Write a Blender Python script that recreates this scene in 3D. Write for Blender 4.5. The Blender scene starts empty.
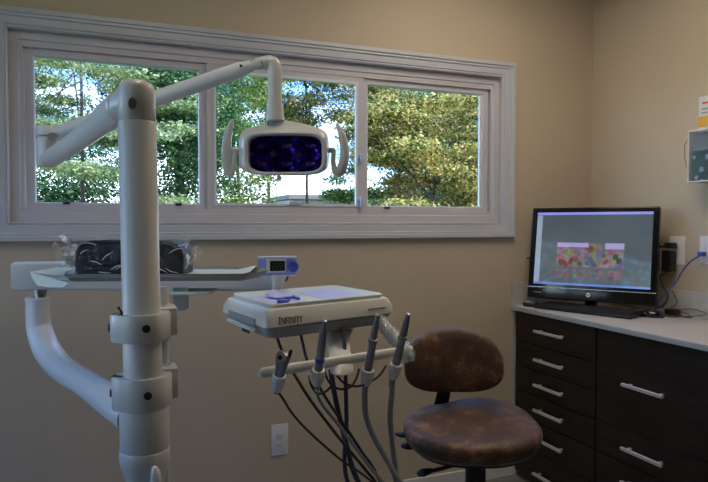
import bpy, bmesh, math, random
from mathutils import Vector, Matrix, Euler, noise
PI = math.pi
C = bpy.context.scene.collection
S = bpy.context.scene

# ------------------------------------------------------------------ helpers
def link(name, bm, mat, parent=None, smooth=False, kind=None):
    me = bpy.data.meshes.new(name)
    bmesh.ops.recalc_face_normals(bm, faces=bm.faces)
    bm.to_mesh(me); bm.free()
    if smooth:
        for p in me.polygons: p.use_smooth = True
    for m in (mat if isinstance(mat, (list, tuple)) else [mat]): me.materials.append(m)
    o = bpy.data.objects.new(name, me); C.objects.link(o)
    if parent:
        o.parent = parent
    if kind: o['kind'] = kind
    if smooth:
        try: me.set_sharp_from_angle(angle=math.radians(38))
        except Exception: pass
    return o

def empty(name, label, cat, loc=(0, 0, 0), rz=0.0, group=None):
    o = bpy.data.objects.new(name, None); C.objects.link(o)
    o.location = loc; o.rotation_euler = (0, 0, rz); o.empty_display_size = .1
    o['label'] = label; o['category'] = cat
    if group: o['group'] = group
    return o

def tag(o, label, cat, group=None):
    o['label'] = label; o['category'] = cat
    if group: o['group'] = group
    return o

def BM(): return bmesh.new()

def box(bm, x0, x1, y0, y1, z0, z1, bev=0.0, seg=2, M=None):
    t = bmesh.new()
    bmesh.ops.create_cube(t, size=1)
    for v in t.verts:
        v.co = Vector((x0 + (v.co.x + .5) * (x1 - x0), y0 + (v.co.y + .5) * (y1 - y0), z0 + (v.co.z + .5) * (z1 - z0)))
    if bev > 0:
        bmesh.ops.bevel(t, geom=list(t.edges), offset=bev, segments=seg, profile=.5, affect='EDGES')
    merge(bm, t, M)

def merge(bm, t, M=None):
    if M is not None: bmesh.ops.transform(t, matrix=M, verts=t.verts)
    mp = {}
    for v in t.verts: mp[v] = bm.verts.new(v.co)
    for f in t.faces:
        try:
            nf = bm.faces.new([mp[v] for v in f.verts]); nf.material_index = f.material_index; nf.smooth = f.smooth
        except ValueError: pass
    t.free()

def rings(bm, rs, cap0=True, cap1=True, closed=True):
    vs = [[bm.verts.new(p) for p in r] for r in rs]
    n = len(vs[0])
    for a, b in zip(vs[:-1], vs[1:]):
        for i in range(n if closed else n - 1):
            j = (i + 1) % n
            bm.faces.new((a[i], a[j], b[j], b[i]))
    if cap0: bm.faces.new(list(reversed(vs[0])))
    if cap1: bm.faces.new(vs[-1])
    return vs

def smooth_path(pts, sub=6):
    P = [Vector(p) for p in pts]
    if len(P) < 3: return P
    out = []
    for i in range(len(P) - 1):
        p0 = P[max(i - 1, 0)]; p1 = P[i]; p2 = P[i + 1]; p3 = P[min(i + 2, len(P) - 1)]
        for k in range(sub):
            t = k / sub
            out.append(.5 * ((2 * p1) + (p2 - p0) * t + (2 * p0 - 5 * p1 + 4 * p2 - p3) * t * t + (3 * p1 - p0 - 3 * p2 + p3) * t ** 3))
    out.append(P[-1]); return out

def tube(bm, pts, r, n=16, sub=0, flat=None, round_end=0):
    """tube along pts; r number or list; flat=(a,b) scales section; round_end: 1 end,2 both"""
    P = smooth_path(pts, sub) if sub else [Vector(p) for p in pts]
    m = len(P)
    if isinstance(r, (int, float)): R = [r] * m
    else:
        R = []
        for i in range(m):
            t = i / (m - 1) * (len(r) - 1); k = min(int(t), len(r) - 2)
            R.append(r[k] + (r[k + 1] - r[k]) * (t - k))
    if round_end:
        d1 = (P[-1] - P[-2]).normalized(); d0 = (P[0] - P[1]).normalized()
        e = []; er = []
        for a in (30, 55, 75, 88):
            e.append(P[-1] + d1 * R[-1] * math.sin(math.radians(a))); er.append(R[-1] * math.cos(math.radians(a)))
        s = []; sr = []
        if round_end == 2:
            for a in (88, 75, 55, 30):
                s.append(P[0] + d0 * R[0] * math.sin(math.radians(a))); sr.append(R[0] * math.cos(math.radians(a)))
        P = s + P + e; R = sr + R + er; m = len(P)
    T = []
    for i in range(m):
        T.append((P[min(i + 1, m - 1)] - P[max(i - 1, 0)]).normalized())
    up = Vector((0, 0, 1)) if abs(T[0].z) < .9 else Vector((0, 1, 0))
    u = T[0].cross(up).normalized(); rs = []
    fa, fb = flat if flat else (1, 1)
    for i in range(m):
        u = (u - T[i] * u.dot(T[i])).normalized(); w = T[i].cross(u).normalized()
        rs.append([P[i] + (u * math.cos(2 * PI * k / n) * fa + w * math.sin(2 * PI * k / n) * fb) * R[i] for k in range(n)])
    rings(bm, rs)

def lathe(bm, prof, n=32, M=None):
    """prof list (r,z) from bottom to top"""
    t = bmesh.new()
    rings(t, [[Vector((max(r, 1e-4) * math.cos(2 * PI * k / n), max(r, 1e-4) * math.sin(2 * PI * k / n), z)) for k in range(n)] for r, z in prof])
    merge(bm, t, M)

def axis_m(p, q):
    p = Vector(p); q = Vector(q); d = (q - p).normalized()
    return Matrix.Translation(p) @ d.to_track_quat('Z', 'Y').to_matrix().to_4x4()

def rrect(w, d, r, z, n=6, cx=0, cy=0):
    out = []
    for sx, sy, a0 in ((1, 1, 0), (-1, 1, 90), (-1, -1, 180), (1, -1, 270)):
        for k in range(n + 1):
            a = math.radians(a0 + 90 * k / n)
            out.append(Vector((cx + sx * (w / 2 - r) + r * math.cos(a), cy + sy * (d / 2 - r) + r * math.sin(a), z)))
    return out

def frame_loft(bm, x0, x1, z0, z1, prof, y):
    """mitred frame in the XZ plane; prof (outward offset, y towards room)"""
    rs = []
    for off, pr in prof:
        rs.append([Vector((x0 - off, y - pr, z0 - off)), Vector((x1 + off, y - pr, z0 - off)), Vector((x1 + off, y - pr, z1 + off)), Vector((x0 - off, y - pr, z1 + off))])
    rs.append(rs[0])
    vs = [[bm.verts.new(p) for p in r] for r in rs[:-1]]; vs.append(vs[0])
    for a, b in zip(vs[:-1], vs[1:]):
        for i in range(4):
            j = (i + 1) % 4
            bm.faces.new((a[i], a[j], b[j], b[i]))

def text_mesh(name, s, size, mat, parent, M, ext=.0006, sx=1.0):
    cu = bpy.data.curves.new(name, 'FONT'); cu.body = s; cu.size = size; cu.extrude = ext; cu.align_x = 'CENTER'; cu.align_y = 'CENTER'
    cu.resolution_u = 3
    t = bpy.data.objects.new('tmp_text', cu); C.objects.link(t)
    dg = bpy.context.evaluated_depsgraph_get(); dg.update()
    me = bpy.data.meshes.new_from_object(t.evaluated_get(dg)); me.name = name
    bpy.data.objects.remove(t)
    me.transform(M @ Matrix.Diagonal((sx, 1, 1, 1)))
    me.materials.clear(); me.materials.append(mat)
    o = bpy.data.objects.new(name, me); C.objects.link(o); o.parent = parent
    return o

# ------------------------------------------------------------------ materials
def mat(name, col, rough=.5, metal=0.0, var=0.0, scale=8.0, bump=0.0, bscale=60.0, spec=.5, coat=0.0, stretch=None, emis=None, estr=0):
    m = bpy.data.materials.new(name); m.use_nodes = True
    nt = m.node_tree; b = nt.nodes['Principled BSDF']
    b.inputs['Base Color'].default_value = (*col, 1); b.inputs['Roughness'].default_value = rough
    b.inputs['Metallic'].default_value = metal; b.inputs['Specular IOR Level'].default_value = spec
    b.inputs['Coat Weight'].default_value = coat; b.inputs['Coat Roughness'].default_value = .1
    tc = nt.nodes.new('ShaderNodeTexCoord'); mp = nt.nodes.new('ShaderNodeMapping')
    nt.links.new(tc.outputs['Object'], mp.inputs['Vector'])
    if stretch: mp.inputs['Scale'].default_value = stretch
    n = nt.nodes.new('ShaderNodeTexNoise'); n.inputs['Scale'].default_value = scale; n.inputs['Detail'].default_value = 6
    nt.links.new(mp.outputs[0], n.inputs['Vector'])
    if var > 0:
        r = nt.nodes.new('ShaderNodeValToRGB')
        r.color_ramp.elements[0].position = .3; r.color_ramp.elements[1].position = .7
        r.color_ramp.elements[0].color = (*[c * (1 - var) for c in col], 1)
        r.color_ramp.elements[1].color = (*[min(1, c * (1 + var)) for c in col], 1)
        nt.links.new(n.outputs['Fac'], r.inputs['Fac']); nt.links.new(r.outputs[0], b.inputs['Base Color'])
    if bump > 0:
        n2 = nt.nodes.new('ShaderNodeTexNoise'); n2.inputs['Scale'].default_value = bscale; n2.inputs['Detail'].default_value = 4
        nt.links.new(mp.outputs[0], n2.inputs['Vector'])
        bp = nt.nodes.new('ShaderNodeBump'); bp.inputs['Strength'].default_value = bump; bp.inputs['Distance'].default_value = .01
        nt.links.new(n2.outputs['Fac'], bp.inputs['Height']); nt.links.new(bp.outputs[0], b.inputs['Normal'])
    if emis:
        b.inputs['Emission Color'].default_value = (*emis, 1); b.inputs['Emission Strength'].default_value = estr
    return m

M_wall = mat('wall_paint', (.55, .452, .335), .75, var=.03, scale=3, bump=.05, bscale=180)
M_ceil = mat('ceiling_paint', (.72, .68, .6), .9, bump=.05)
M_floor = mat('floor_vinyl', (.22, .21, .2), .5, var=.2, scale=12)
M_trim = mat('window_trim_paint', (.54, .545, .60), .35, var=.03, scale=6)
M_vinyl = mat('window_vinyl', (.58, .55, .59), .4, var=.03, scale=5)
M_sash = mat('sash_vinyl_and_reflection', (.7, .75, .82), .35)
M_base = mat('baseboard_paint', (.72, .71, .7), .4)
M_white = mat('white_enamel', (.76, .76, .78), .3, var=.03, scale=4, coat=.2)
M_cream = mat('cream_enamel', (.64, .63, .61), .35, var=.04, scale=5, coat=.2)
M_grey = mat('grey_enamel', (.3, .3, .29), .4)
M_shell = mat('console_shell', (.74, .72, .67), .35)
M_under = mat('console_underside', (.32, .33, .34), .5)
M_black = mat('black_plastic', (.012, .012, .014), .35)
M_gloss = mat('gloss_black_plastic', (.006, .006, .008), .12, coat=.3)
M_screw = mat('dark_screw', (.03, .028, .026), .5)
M_steel = mat('brushed_steel', (.62, .62, .64), .3, metal=1, var=.05, scale=30)
M_satin = mat('satin_nickel', (.7, .69, .7), .45, metal=.35)
M_dsteel = mat('dark_steel', (.3, .3, .32), .32, metal=.9, var=.1, scale=40)
M_hose = mat('grey_hose', (.24, .25, .26), .5)
M_dhose = mat('dark_hose', (.035, .035, .04), .45)
M_bhose = mat('blue_grey_hose', (.045, .055, .1), .45)
M_blue = mat('blue_plastic', (.06, .09, .5), .35)
M_lav = mat('periwinkle_plastic', (.28, .33, .72), .4)
M_liner = mat('lavender_liner_paper', (.55, .55, .85), .8, bump=.1, bscale=40)
M_paper = mat('pale_green_paper', (.68, .75, .71), .8, bump=.2, bscale=30)
M_counter = mat('countertop_laminate', (.55, .51, .48), .45, var=.06, scale=90)
M_splash = mat('backsplash_laminate', (.5, .49, .47), .5, var=.06, scale=90)
M_edge = mat('counter_edge', (.42, .44, .43), .4, var=.05, scale=60)
M_outlet = mat('outlet_plastic', (.75, .74, .76), .35)
M_slot = mat('outlet_slot', (.03, .03, .03), .5)
M_keys = mat('key_plastic', (.035, .033, .035), .3)
M_blind = mat('blue_cable', (.03, .05, .35), .4)
M_brown = mat('brown_metal', (.12, .07, .04), .5)
M_glint = mat('silver_strip', (.6, .6, .62), .25, metal=.9)
M_latch = mat('clear_latch', (.45, .5, .62), .3)
M_ink = mat('dark_ink', (.05, .05, .06), .6)
M_ink2 = mat('faint_ink', (.28, .31, .38), .6)
M_grass = mat('lawn', (.09, .15, .04), .9, var=.3, scale=2)
M_bwall = mat('building_wall', (.35, .33, .3), .8)
M_broof = mat('building_roof', (.12, .11, .11), .8)
M_bark = mat('bark', (.07, .055, .045), .9, var=.3, scale=6, bump=.6, bscale=12)
M_ext = mat('exterior_siding', (.5, .48, .42), .8)
M_orange = mat('orange_stripe', (.75, .42, .05), .6)
M_red = mat('red_stripe', (.55, .08, .06), .6)
M_wpaper = mat('white_card', (.72, .7, .72), .7)
M_wire = mat('wire_metal', (.35, .3, .22), .4, metal=.8)

def leather():
    m = bpy.data.materials.new('brown_suede_leather'); m.use_nodes = True; nt = m.node_tree; b = nt.nodes['Principled BSDF']
    tc = nt.nodes.new('ShaderNodeTexCoord')
    n = nt.nodes.new('ShaderNodeTexNoise'); n.inputs['Scale'].default_value = 9; n.inputs['Detail'].default_value = 9; n.inputs['Roughness'].default_value = .72
    r = nt.nodes.new('ShaderNodeValToRGB')
    e = r.color_ramp.elements; e[0].position = .38; e[0].color = (.035, .013, .006, 1); e[1].position = .66; e[1].color = (.30, .145, .075, 1)
    x = e.new(.52); x.color = (.085, .034, .015, 1)
    nt.links.new(tc.outputs['Object'], n.inputs['Vector']); nt.links.new(n.outputs['Fac'], r.inputs['Fac']); nt.links.new(r.outputs[0], b.inputs['Base Color'])
    n2 = nt.nodes.new('ShaderNodeTexNoise'); n2.inputs['Scale'].default_value = 160; nt.links.new(tc.outputs['Object'], n2.inputs['Vector'])
    bp = nt.nodes.new('ShaderNodeBump'); bp.inputs['Strength'].default_value = .15; bp.inputs['Distance'].default_value = .004
    nt.links.new(n2.outputs['Fac'], bp.inputs['Height']); nt.links.new(bp.outputs[0], b.inputs['Normal'])
    b.inputs['Roughness'].default_value = .55; b.inputs['Sheen Weight'].default_value = .15
    return m
M_leather = leather()

def wood():
    m = bpy.data.materials.new('espresso_wood'); m.use_nodes = True; nt = m.node_tree; b = nt.nodes['Principled BSDF']
    tc = nt.nodes.new('ShaderNodeTexCoord'); mp = nt.nodes.new('ShaderNodeMapping'); mp.inputs['Scale'].default_value = (1, 1, 6)
    n = nt.nodes.new('ShaderNodeTexNoise'); n.inputs['Scale'].default_value = 5; n.inputs['Detail'].default_value = 8; n.inputs['Distortion'].default_value = .6
    r = nt.nodes.new('ShaderNodeValToRGB'); e = r.color_ramp.elements
    e[0].position = .3; e[0].color = (.010, .007, .006, 1); e[1].position = .8; e[1].color = (.034, .021, .015, 1)
    nt.links.new(tc.outputs['Object'], mp.inputs[0]); nt.links.new(mp.outputs[0], n.inputs['Vector']); nt.links.new(n.outputs['Fac'], r.inputs['Fac']); nt.links.new(r.outputs[0], b.inputs['Base Color'])
    b.inputs['Roughness'].default_value = .42; b.inputs['Specular IOR Level'].default_value = .35
    return m
M_wood = wood()

def clear(name, tint=(1, 1, 1), gl=.06, rough=.02, bump=0):
    m = bpy.data.materials.new(name); m.use_nodes = True; nt = m.node_tree
    nt.nodes.remove(nt.nodes['Principled BSDF']); out = nt.nodes['Material Output']
    t = nt.nodes.new('ShaderNodeBsdfTransparent'); t.inputs[0].default_value = (*tint, 1)
    g = nt.nodes.new('ShaderNodeBsdfGlossy'); g.inputs['Roughness'].default_value = rough
    mx = nt.nodes.new('ShaderNodeMixShader')
    lw = nt.nodes.new('ShaderNodeLayerWeight'); lw.inputs['Blend'].default_value = .25
    mr = nt.nodes.new('ShaderNodeMapRange'); mr.inputs['To Min'].default_value = gl; mr.inputs['To Max'].default_value = min(1, gl * 5)
    nt.links.new(lw.outputs['Facing'], mr.inputs['Value']); nt.links.new(mr.outputs[0], mx.inputs[0])
    nt.links.new(t.outputs[0], mx.inputs[1]); nt.links.new(g.outputs[0], mx.inputs[2]); nt.links.new(mx.outputs[0], out.inputs[0])
    if bump:
        n = nt.nodes.new('ShaderNodeTexNoise'); n.inputs['Scale'].default_value = 45; n.inputs['Detail'].default_value = 3; n.inputs['Distortion'].default_value = 1.5
        tc = nt.nodes.new('ShaderNodeTexCoord'); nt.links.new(tc.outputs['Object'], n.inputs['Vector'])
        bp = nt.nodes.new('ShaderNodeBump'); bp.inputs['Strength'].default_value = bump; bp.inputs['Distance'].default_value = .02
        nt.links.new(n.outputs['Fac'], bp.inputs['Height']); nt.links.new(bp.outputs[0], g.inputs['Normal']); nt.links.new(bp.outputs[0], lw.inputs['Normal'])
    return m
M_glass = clear('window_glass', (.95, .97, .97), .012)
M_film = clear('clear_plastic_film', (.985, .99, .99), .02, .10, bump=1.0)
M_bin = clear('smoky_clear_bin', (.8, .82, .84), .003, .1)

def leaf_mat(name, cols, sc=1.6):
    m = bpy.data.materials.new(name); m.use_nodes = True; nt = m.node_tree
    nt.nodes.remove(nt.nodes['Principled BSDF']); out = nt.nodes['Material Output']
    g = nt.nodes.new('ShaderNodeNewGeometry')
    n = nt.nodes.new('ShaderNodeTexNoise'); n.inputs['Scale'].default_value = sc; n.inputs['Detail'].default_value = 8; n.inputs['Roughness'].default_value = .8
    nt.links.new(g.outputs['Position'], n.inputs['Vector'])
    mm = nt.nodes.new('ShaderNodeMath'); mm.operation = 'MULTIPLY_ADD'; mm.inputs[1].default_value = .34; nt.links.new(g.outputs['Random Per Island'], mm.inputs[0])
    m2 = nt.nodes.new('ShaderNodeMath'); m2.operation = 'SUBTRACT'; m2.inputs[1].default_value = .17; nt.links.new(n.outputs['Fac'], m2.inputs[0]); nt.links.new(m2.outputs[0], mm.inputs[2])
    r = nt.nodes.new('ShaderNodeValToRGB'); e = r.color_ramp.elements
    e[0].position = .32; e[0].color = (*cols[0], 1); e[1].position = .68; e[1].color = (*cols[-1], 1)
    for i, c in enumerate(cols[1:-1]):
        k = e.new(.32 + .36 * (i + 1) / (len(cols) - 1)); k.color = (*c, 1)
    nt.links.new(mm.outputs[0], r.inputs['Fac'])
    d = nt.nodes.new('ShaderNodeBsdfDiffuse'); t = nt.nodes.new('ShaderNodeBsdfTranslucent'); mx = nt.nodes.new('ShaderNodeMixShader'); mx.inputs[0].default_value = .4
    nt.links.new(r.outputs[0], d.inputs[0]); nt.links.new(r.outputs[0], t.inputs[0])
    nt.links.new(d.outputs[0], mx.inputs[1]); nt.links.new(t.outputs[0], mx.inputs[2]); nt.links.new(mx.outputs[0], out.inputs[0])
    return m
L_pine = leaf_mat('pale_pine_needles', [(.13, .20, .09), (.32, .40, .19), (.52, .56, .33)])
L_dark = leaf_mat('dark_leaves', [(.02, .06, .03), (.06, .14, .06), (.18, .29, .12)])
L_mid = leaf_mat('green_leaves', [(.04, .09, .03), (.20, .29, .07), (.48, .54, .20)])
L_yel = leaf_mat('yellowing_leaves', [(.03, .07, .03), (.17, .22, .06), (.48, .44, .14), (.70, .58, .20), (.66, .46, .24)])
L_mix = leaf_mat('turning_leaves', [(.03, .09, .03), (.17, .24, .07), (.46, .40, .15), (.48, .32, .14)])

# ------------------------------------------------------------------ camera
cam = bpy.data.cameras.new('camera'); co = bpy.data.objects.new('camera', cam); C.objects.link(co)
cam.sensor_width = 36; cam.lens = 618 / 708 * 36; cam.clip_start = .05; cam.clip_end = 300
co.location = (0, 0, 1.37); co.rotation_euler = (math.radians(90 - 1.576), 0, math.radians(-21.38))
S.camera = co
S.view_settings.view_transform = 'Standard'; S.view_settings.look = 'None'; S.view_settings.gamma = 1
S.view_settings.use_curve_mapping = False; S.view_settings.exposure = 0.6

# ------------------------------------------------------------------ room
XL, XR, YF, YB, H, T = -1.55, 2.554, -3.2, 2.8, 2.78, .16
def struct(name, bm, m, parent=None, smooth=False):
    o = link(name, bm, m, parent, smooth)
    if not parent: o['kind'] = 'structure'
    return o
b = BM(); box(b, XL - T, XR + T, YF - T, YB + T, -.12, 0); struct('floor', b, M_floor)
b = BM(); box(b, XL - T, XR + T, YF - T, YB + T, H, H + .12); struct('ceiling', b, M_ceil)
b = BM(); box(b, XR, XR + T, YF - T, YB + T, 0, H); struct('wall_right', b, M_wall)
b = BM(); box(b, XL, XR, YF - T, YF, 0, H); struct('wall_front', b, M_wall)
WX0, WX1, WZ0, WZ1 = -.378, 1.936, 1.378, 2.147
def wall_hole(bm, a0, a1, h0, h1, z0, z1, f):
    f(bm, a0, h0, 0, H); f(bm, h1, a1, 0, H); f(bm, h0, h1, 0, z0); f(bm, h0, h1, z1, H)
b = BM(); wall_hole(b, XL, XR, WX0, WX1, WZ0, WZ1, lambda bm, a, c, z0, z1: box(bm, a, c, YB, YB + T, z0, z1)); struct('wall_back', b, M_wall)
LY0, LY1, LZ0, LZ1 = .35, 2.35, 1.0, 2.55
b = BM(); wall_hole(b, YF - T, YB + T, LY0, LY1, LZ0, LZ1, lambda bm, a, c, z0, z1: box(bm, XL - T, XL, a, c, z0, z1)); struct('wall_left', b, M_wall)
b = BM(); box(b, XL, 2.05, YB - .014, YB, 0, .072, .003); struct('baseboard_back', b, M_base)
b = BM(); box(b, XL, XL + .014, YF, YB - .014, 0, .072, .003); struct('baseboard_left', b, M_base)
b = BM(); box(b, XL + .014, XR - .014, YF, YF + .014, 0, .072, .003); struct('baseboard_front', b, M_base)
b = BM(); box(b, XR - .014, XR, YF, .85, 0, .072, .003); struct('baseboard_right', b, M_base)

# window in the back wall
CAS = [(0, 0), (0, .012), (.006, .016), (.012, .011), (.018, .016), (.05, .017), (.054, .023), (.066, .023), (.069, .029), (.088, .029), (.09, .024), (.09, 0)]
w = bpy.data.objects.new('window_1', None); C.objects.link(w); w['kind'] = 'structure'
CAS = [(o * .87, p) for o, p in CAS]
b = BM(); frame_loft(b, WX0, WX1, WZ0, WZ1, CAS, YB - .0005); link('casing', b, M_trim, w)
b = BM(); frame_loft(b, WX0 + .05, WX1 - .05, WZ0 + .05, WZ1 - .05, [(0, -.10), (0, -.018), (.012, -.018), (.016, -.012), (.049, -.012), (.049, -.10)], YB); box(b, WX0 + .0002, WX1 - .0002, YB + .019, YB + .10, 2.086, WZ1 - .0002); box(b, WX0 + .0002, WX1 - .0002, YB + .019, YB + .10, WZ0 + .0002, 1.436); box(b, WX0 + .0002, WX0 + .04, YB + .03, YB + .10, 1.43, 2.09); box(b, WX1 - .04, WX1 - .0002, YB + .03, YB + .10, 1.43, 2.09); link('window_frame', b, M_vinyl, w)
def sash(x0, x1, z0, z1, wd, yf, m, latchpos=()):
    bb = BM(); frame_loft(bb, x0 + wd, x1 - wd, z0 + wd, z1 - wd, [(0, -.03), (0, -.004), (.004, 0), (wd - .001, 0), (wd - .001, -.03)], yf)
    s = link('sash', bb, m, w)
    g = BM(); box(g, x0 + wd - .004, x1 - wd + .004, yf + .018, yf + .022, z0 + wd - .004, z1 - wd + .004); link('pane', g, M_glass, s)
    return s
s1 = sash(-.325, .402, 1.424, 2.088, .036, YB + .032, M_vinyl)
s3 = sash(1.15, 1.879, 1.429, 2.088, .032, YB + .032, M_vinyl)
s2 = sash(.398, 1.156, 1.427, 2.092, .036, YB + .022, M_vinyl)
b = BM(); frame_loft(b, .440, 1.114, 1.466, 2.050, [(0, -.01), (0, .006), (.012, .006), (.012, -.01)], YB + .024); link('bead_and_reflection', b, M_sash, s2)
b = BM(); box(b, 1.828, 1.846, YB + .034, YB + .05, 1.462, 2.055, .002); link('bead_and_reflection', b, M_sash, s3)  # bluish strip stands in for the jamb reflected in the glass edge
for x, z, sc in ((1.138, 1.49, 1.0), (1.138, 1.70, .8)):
    b = BM(); lathe(b, [(.0, 0), (.016 * sc, 0), (.016 * sc, .008), (.01 * sc, .014), (0, .015)], 16, axis_m((x, YB + .018, z), (x, YB - 1, z)))
    box(b, x - .008 * sc, x + .008 * sc, YB - .004, YB + .014, z - .04 * sc, z + .01 * sc, .003); link('sash_latch', b, M_latch, s2, True)
for x in (-.175, .275): 
    b = BM(); box(b, x - .014, x + .014, YB + .02, YB + .034, 1.452, 1.462, .003); link('tilt_clip', b, M_black, s1)
b = BM(); box(b, 1.27, 1.30, YB + .02, YB + .034, 1.447, 1.457, .003); link('tilt_clip', b, M_black, s3)
b = BM(); box(b, .775, .835, YB + .012, YB + .026, 1.46, 1.478, .003); link('lift_tab', b, M_latch, s2)

# window in the left wall (lights the room from the left, mirrors in the monitor)
w2 = bpy.data.objects.new('window_2', None); C.objects.link(w2); w2['kind'] = 'structure'
b = BM()
def fy(a, c, z0, z1, x0, x1, bev=.003): box(b, x0, x1, a, c, z0, z1, bev)
for a, c, z0, z1 in ((LY0 - .09, LY0, LZ0 - .09, LZ1 + .09), (LY1, LY1 + .09, LZ0 - .09, LZ1 + .09), (LY0, LY1, LZ0 - .09, LZ0), (LY0, LY1, LZ1, LZ1 + .09)): fy(a, c, z0, z1, XL + .001, XL + .03)
link('casing', b, M_trim, w2)
b = BM()
for a, c, z0, z1 in ((LY0, LY0 + .06, LZ0, LZ1), (LY1 - .06, LY1, LZ0, LZ1), (LY0 + .06, LY1 - .06, LZ0, LZ0 + .06), (LY0 + .06, LY1 - .06, LZ1 - .06, LZ1), (1.32, 1.38, LZ0 + .06, LZ1 - .06)): fy(a, c, z0, z1, XL - .09, XL - .03)
link('sash', b, M_vinyl, w2)
b = BM(); box(b, XL - .062, XL - .058, LY0 + .05, LY1 - .05, LZ0 + .05, LZ1 - .05); link('pane', b, M_glass, w2)

# added glowing fill panels under the ceiling, unseen, put in to brighten the room
M_diff = mat('fill_diffuser', (.9, .9, .88), .5, emis=(1.0, .88, .72), estr=4.4)
for x, y, k, lb in ((1.55, 1.72, 1.0, 'large white added fill panel on the ceiling above the stool and drawer cabinets'), (.15, 1.25, .55, 'small white added fill panel on the ceiling above the thick post')):
    t = empty('fill_light_panel', lb, 'light', (x, y, H), 0)
    b = BM()
    for bx in ((-.32, .32, -.62, -.60), (-.32, .32, .60, .62), (-.32, -.30, -.6, .6), (.30, .32, -.6, .6)): box(b, *[q * k for q in bx], -.03, -.001, .002)
    link('fill_frame', b, M_white, t)
    b = BM(); box(b, -.30 * k, .30 * k, -.60 * k, .60 * k, -.02, -.004); link('fill_glow', b, M_diff, t)

# ------------------------------------------------------------------ cabinets and counter
XF = 2.03
def cabinet(y0, y1, zs, hz, hlen, label):
    t = empty('drawer_cabinet', label, 'cabinet', ((XF + XR) / 2, (y0 + y1) / 2, 0), 0, 'dark drawer cabinets along the right wall')
    ox, oy = (XF + XR) / 2, (y0 + y1) / 2
    b = BM(); box(b, XF + .02 - ox, XR - .002 - ox, y0 + .001 - oy, y1 - .001 - oy, .03, .905, .001); box(b, XF + .07 - ox, XR - .01 - ox, y0 + .002 - oy, y1 - .002 - oy, 0, .031); link('cabinet_body', b, M_wood, t)
    for (za, zb), h in zip(zs, hz):
        b = BM(); box(b, XF - ox, XF + .02 - ox, y0 + .003 - oy, y1 - .003 - oy, za + .002, zb - .002, .0015); d = link('drawer', b, M_wood, t)
        b = BM(); yc = 0
        box(b, XF - .036 - ox, XF - .022 - ox, yc - hlen / 2, yc + hlen / 2, h - .0065, h + .0065, .0015)
        for s in (-1, 1): box(b, XF - .024 - ox, XF + .001 - ox, yc + s * hlen * .38 - .005, yc + s * hlen * .38 + .005, h - .005, h + .005)
        link('handle', b, M_satin, d)
    return t
cabinet(2.186, 2.786, [(.745, .902), (.615, .745), (.483, .615), (.348, .483), (.19, .348), (.035, .19)], [.824, .677, .547, .418, .273, .09], .21, 'dark brown narrow six drawer cabinet in the room corner beside the stool')
cabinet(1.616, 2.184, [(.49, .902), (.348, .49), (.205, .348), (.035, .205)], [.692, .42, .275, .12], .21, 'dark brown cabinet with deep top drawer, right of the six drawer cabinet')
cabinet(.9, 1.614, [(.49, .902), (.205, .49), (.035, .205)], [.692, .35, .12], .21, 'dark brown cabinet at the near end of the counter, mostly outside the frame')
b = BM(); box(b, 2.025, 2.05, 2.787, 2.7995, .0, .905); link('filler_strip', b, M_edge)
bpy.data.objects['filler_strip']['kind'] = 'structure'; bpy.data.objects['filler_strip'].name = 'trim_1'
t = empty('countertop', 'long pale laminate countertop over the dark drawer cabinets', 'countertop', (2.28, 1.84, .906))
b = BM(); box(b, 2.009 - 2.28, XR - .001 - 2.28, .88 - 1.84, YB - .001 - 1.84, .007, .026, .004, 3); link('top_surface', b, M_counter, t, True)
b = BM(); box(b, 2.0085 - 2.28, 2.0115 - 2.28, .88 - 1.84, YB - .001 - 1.84, .0005, .0215, .001); link('front_edge', b, M_edge, t)
b = BM(); box(b, 2.0092 - 2.28, XR - .0015 - 2.28, YB - .014 - 1.84, YB - .001 - 1.84, .0265, .145, .001)
box(b, XR - .014 - 2.28, XR - .001 - 2.28, .88 - 1.84, YB - .015 - 1.84, .0265, .145, .001); link('backsplash', b, M_splash, t)
CT = .932

# ------------------------------------------------------------------ dental equipment
RV = Vector((.9312, -.3646, 0)); FV = Vector((.3646, .9312, 0)); UP = Vector((0, 0, 1))
def rootmat(o):
    while o.parent: o = o.parent
    return Matrix.Translation(o.location) @ Matrix.Rotation(o.rotation_euler.z, 4, 'Z')
SHEAR = {'lower_sleeve', 'post_sleeve', 'post', 'clamp', 'cable_tie', 'rear_cover', 'hose_coupler'}
def lw(name, bm, m, parent, smooth=True):
    """link a bmesh built in room coordinates under a thing"""
    if name in SHEAR or parent.name.startswith('clamp'):
        for v in bm.verts: v.co += RV * .0140 * max(0, 1.6 - max(v.co.z, .8))
    bmesh.ops.transform(bm, matrix=rootmat(parent).inverted(), verts=bm.verts)
    return link(name, bm, m, parent, smooth)
def V(*a): return Vector(a)
def facing(c, right=RV, up=UP):
    c = Vector(c); z = right.cross(up).normalized()
    return Matrix(((right.x, up.x, z.x, c.x), (right.y, up.y, z.y, c.y), (right.z, up.z, z.z, c.z), (0, 0, 0, 1)))

PX, PY = .047, 1.270
light = empty('dental_light', 'white dental operatory light on thick post with folding arms and purple reflector', 'dental light', (PX, PY, 0))
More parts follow.
